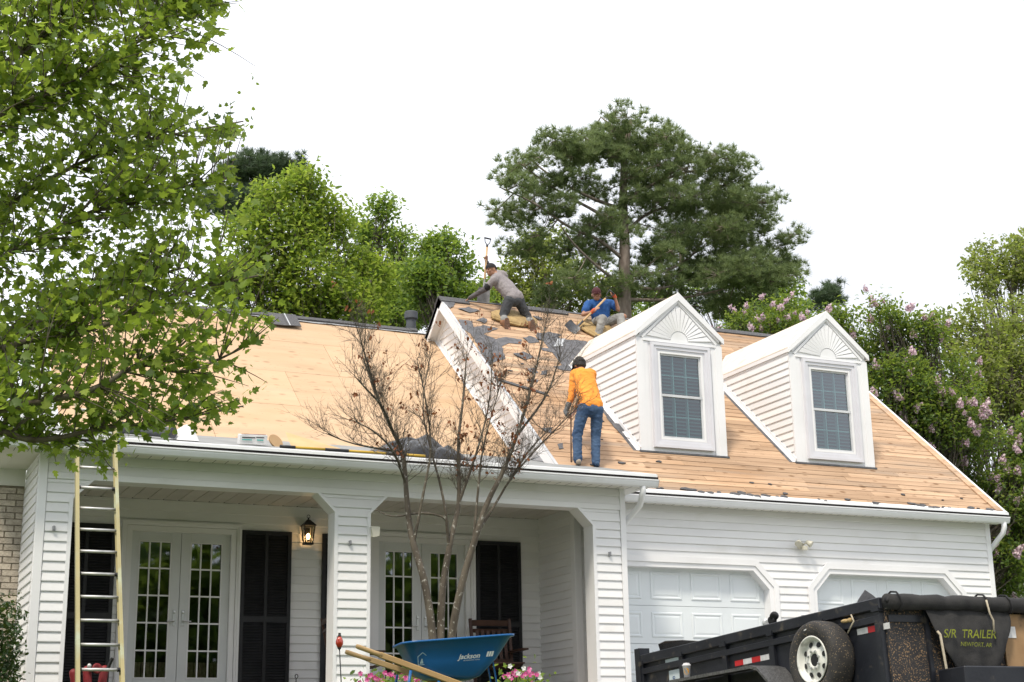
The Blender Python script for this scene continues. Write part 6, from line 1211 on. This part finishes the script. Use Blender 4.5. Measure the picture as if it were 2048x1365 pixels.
    # side sticker with a phone number
    st = add('dealer_sticker', MB().poly([(-.0172,3.66,-.60),(-.0172,3.40,-.60),(-.0172,3.40,-.23),(-.0172,3.66,-.23)], [(0,1,2,3)]), 'sticker'); [text(s_, .075, X_(-.0185, y, -.58), Vector((0,.0,1)), Vector((0,1,0)), M['printblue'], st, off=.0) for s_, y in (('803-0598', 3.55), ('407-482', 3.64))]; add('sticker_top', MB().poly([(-.0172,3.72,-.14),(-.0172,3.40,-.14),(-.0172,3.40,-.105),(-.0172,3.72,-.105)], [(0,1,2,3)]), 'sticker')
    # fender over the tandem wheels
    pf = [(3.50,-.72),(3.22,-.44),(3.10,-.385),(1.62,-.40),(1.50,-.43),(1.18,-.70)]; b = MB(); q = [(-.34, y, z) for y, z in pf]; b.poly(q+[(-.02, y, z) for y, z in pf]+[(-.34, y, z-.03) for y, z in pf], [(i, i+1, i+7, i+6) for i in range(5)]+[(i, i+12, i+13, i+1) for i in range(5)]); add('fender', b, 'tread')
    for y in (1.95, 2.75): w = add('wheel', MB().lathe([(.19,-.09),(.26,-.11),(.335,-.10),(.345,0),(.335,.10),(.26,.11),(.19,.09)], (-.17, y, -.86), (1,0,0), 32, caps=False), 'tyre', smooth=True); add('wheel_rim', MB().lathe([(.0,.0),(.08,.02),(.19,-.02),(.19,.08)], (-.19,y,-.86), (-1,0,0), 20), 'rim', w)
    add('chassis', MB().box(.35, .45, -.2, L_, -H-.14, -H-.03).box(W-.45, W-.35, -.2, L_, -H-.14, -H-.03).beam((.4,-.2,-H-.1), (W/2,-1.6,-H-.12), .1, .1).beam((W-.4,-.2,-H-.1), (W/2,-1.6,-H-.12), .1, .1)); add('tool_box', MB().box(.45, 1.5, -.42, -.08, -.95, -.62), bevel=.01)
    add('jack_post', MB().tube([(1.235,-.5,-1.5), (1.235,-.5,-.36)], .034, 14), smooth=True); add('jack_crank', MB().tube([(1.235,-.5,-.36), (1.235,-.5,-.325), (1.20,-.5,-.30), (1.26,-.5,-.29)], .014, 8), 'nickel', smooth=True)
    return X_, T_
M['tyremud'] = mat('spattered_tyre', (.026,.025,.025), (.04,.037,.035), rough=.85, scale=10, dirt=(.30,.22,.13), dscale=70, dlo=.62, dhi=.67, bump=.3); M['sticker'] = mat('sticker', (.50,.56,.58), (.42,.5,.52), rough=.5); M['printblue'] = mat('print_blue', (.02,.07,.22), rough=.6)
TX, TM = trailer()
def cup():
    c = TX(-.2, 2.99, -.386); t = thing('paper_cup', 'white paper cup with a yellow disc standing on the trailer fender', 'cup', c); MB().lathe([(.028,0),(.042,.135),(.044,.137),(.041,.137),(.0,.12)], c, n=20).build('cup_wall', M['paper'], t, True); MB().lathe([(.046,.133),(.046,.142),(.036,.15),(.03,.162),(0,.165)], c, n=20).build('lid', M['capwhite'], t)
    n = 9; vs = []
    for i in range(n): a = math.pi*2*i/n; an = R(-128)+.75*math.cos(a); z = .078+.034*math.sin(a); r = .0285+.014*z/.135+.001; vs.append(c+Vector((r*math.cos(an), r*math.sin(an), z)))
    MB().poly(vs, [tuple(range(n))]).build('yellow_disc', M['cupyellow'], t)
M['cupyellow'] = mat('yellow_print', (.72,.33,.015), rough=.6); cup()
# load showing over the trailer sides
def debris(name, label, cat, pts, m, grp='roofing waste in the trailer'):
    o = MB().prism([TX(*p) for p in pts], (.02,.03,.008)).build(name, m); return tag(o, label, cat, grp)
debris('shingle_piece', 'bent dark shingle sticking up over the trailer side before the right garage door', 'shingle', [(.10,.55,-.08),(.12,.25,-.08),(.14,.22,.02),(.13,.28,.07),(.12,.36,.125),(.11,.46,.05)], M['felt'])
debris('felt_sheet', 'folded black felt flapping over the trailer side near its tail', 'felt', [(.06,3.1,-.06),(.08,3.95,-.06),(.10,4.05,.10),(.10,3.9,.115),(.08,3.5,.075),(.07,3.15,.02)], M['plastic'])
t = thing('tape_rolls', 'black and silver rolls lying on the trailer rail before the left garage door', 'rolls', TX(0,1.72,0), 'roofing waste in the trailer')
for k, (y, z, ax) in enumerate(((1.70,.04,(1,.3,.2)), (1.80,.03,(.4,1,.1)), (1.66,.075,(1,.5,.6)))): MB().lathe([(.018,-.02),(.04,-.02),(.042,0),(.04,.02),(.018,.02)], TX(.02,y,z), ax, 16).build('roll', M['band'] if k != 1 else M['flash'], t, True)
tag(MB().tube([TX(.1,1.25,.0), TX(.1,1.28,.02), TX(.1,1.33,.035)], [.006,.015,.003], 6).build('felt_scrap', M['felt']), 'tiny dark scrap sticking up from the trailer rail left of the black and silver rolls', 'scrap', 'roofing waste in the trailer')
tag(ell(ell(MB(), TX(-.05,.47,-.137), (.02,0,0), (0,.06,0), (0,0,.018)), TX(-.05,.40,-.138), (.018,0,0), (0,.04,0), (0,0,.02)).build('foam_lump', M['foam']), 'tan lump of foam caught on the trailer side rail', 'foam', 'roofing waste in the trailer')

# ---------------------------------------------------------------- neighbour's roof corner at the right edge
def neighbour():
    t = thing('neighbour_house', 'low house with dark shingle roof just showing at the right edge', 'house', (31.0, 33.0, .4)); MB().box(28.3, 36, 31, 38, .3, 3.7).build('wall', M['nwall'], t); MB().poly([(27.1,30,3.80),(37,30,3.80),(37,34.5,6.3),(27.9,34.5,6.3),(27.1,39,3.80)], [(0,1,2,3),(0,3,4)]).build('roof', M['shingle'], t)
    MB().box(27.1, 37, 30.0, 30.06, 3.62, 3.80).box(27.1, 27.16, 30.06, 39, 3.62, 3.80).build('fascia', M['nfascia'], t); MB().box(27.15, 37, 30.05, 31, 3.60, 3.62).box(27.15, 28.3, 31, 39, 3.60, 3.62).build('soffit', M['nfascia'], t)
M['nwall'] = mat('neighbour_wall', (.2,.17,.14), rough=.9); M['nfascia'] = mat('neighbour_trim', (.25,.24,.23), rough=.7); neighbour()
# ---------------------------------------------------------------- wood across the street, behind the viewer (mirrored in the panes)
def across():
    pts = []
    for _ in range(3200):
        a = rng.uniform(-2.6, 2.6); x = 14*a+2; y = -26-abs(rng.normal())*4; top = 9.5+1.5*math.sin(x*.35)+2*math.sin(x*.9+1); pts.append(np.array([x, y, rng.uniform(-1.5, top)])+rng.normal(size=(14,3))*np.array([.8,.6,.6]))
    V, F, _ = scatter(np.concatenate(pts), .95, OVAL_V, OVAL_F, .3); tag(npmesh('street_wood', V, F, M['leafB']), 'dense green trees across the street behind the viewer', 'wood', kind='stuff')
across()
bpy.data.scenes.remove(TMP)
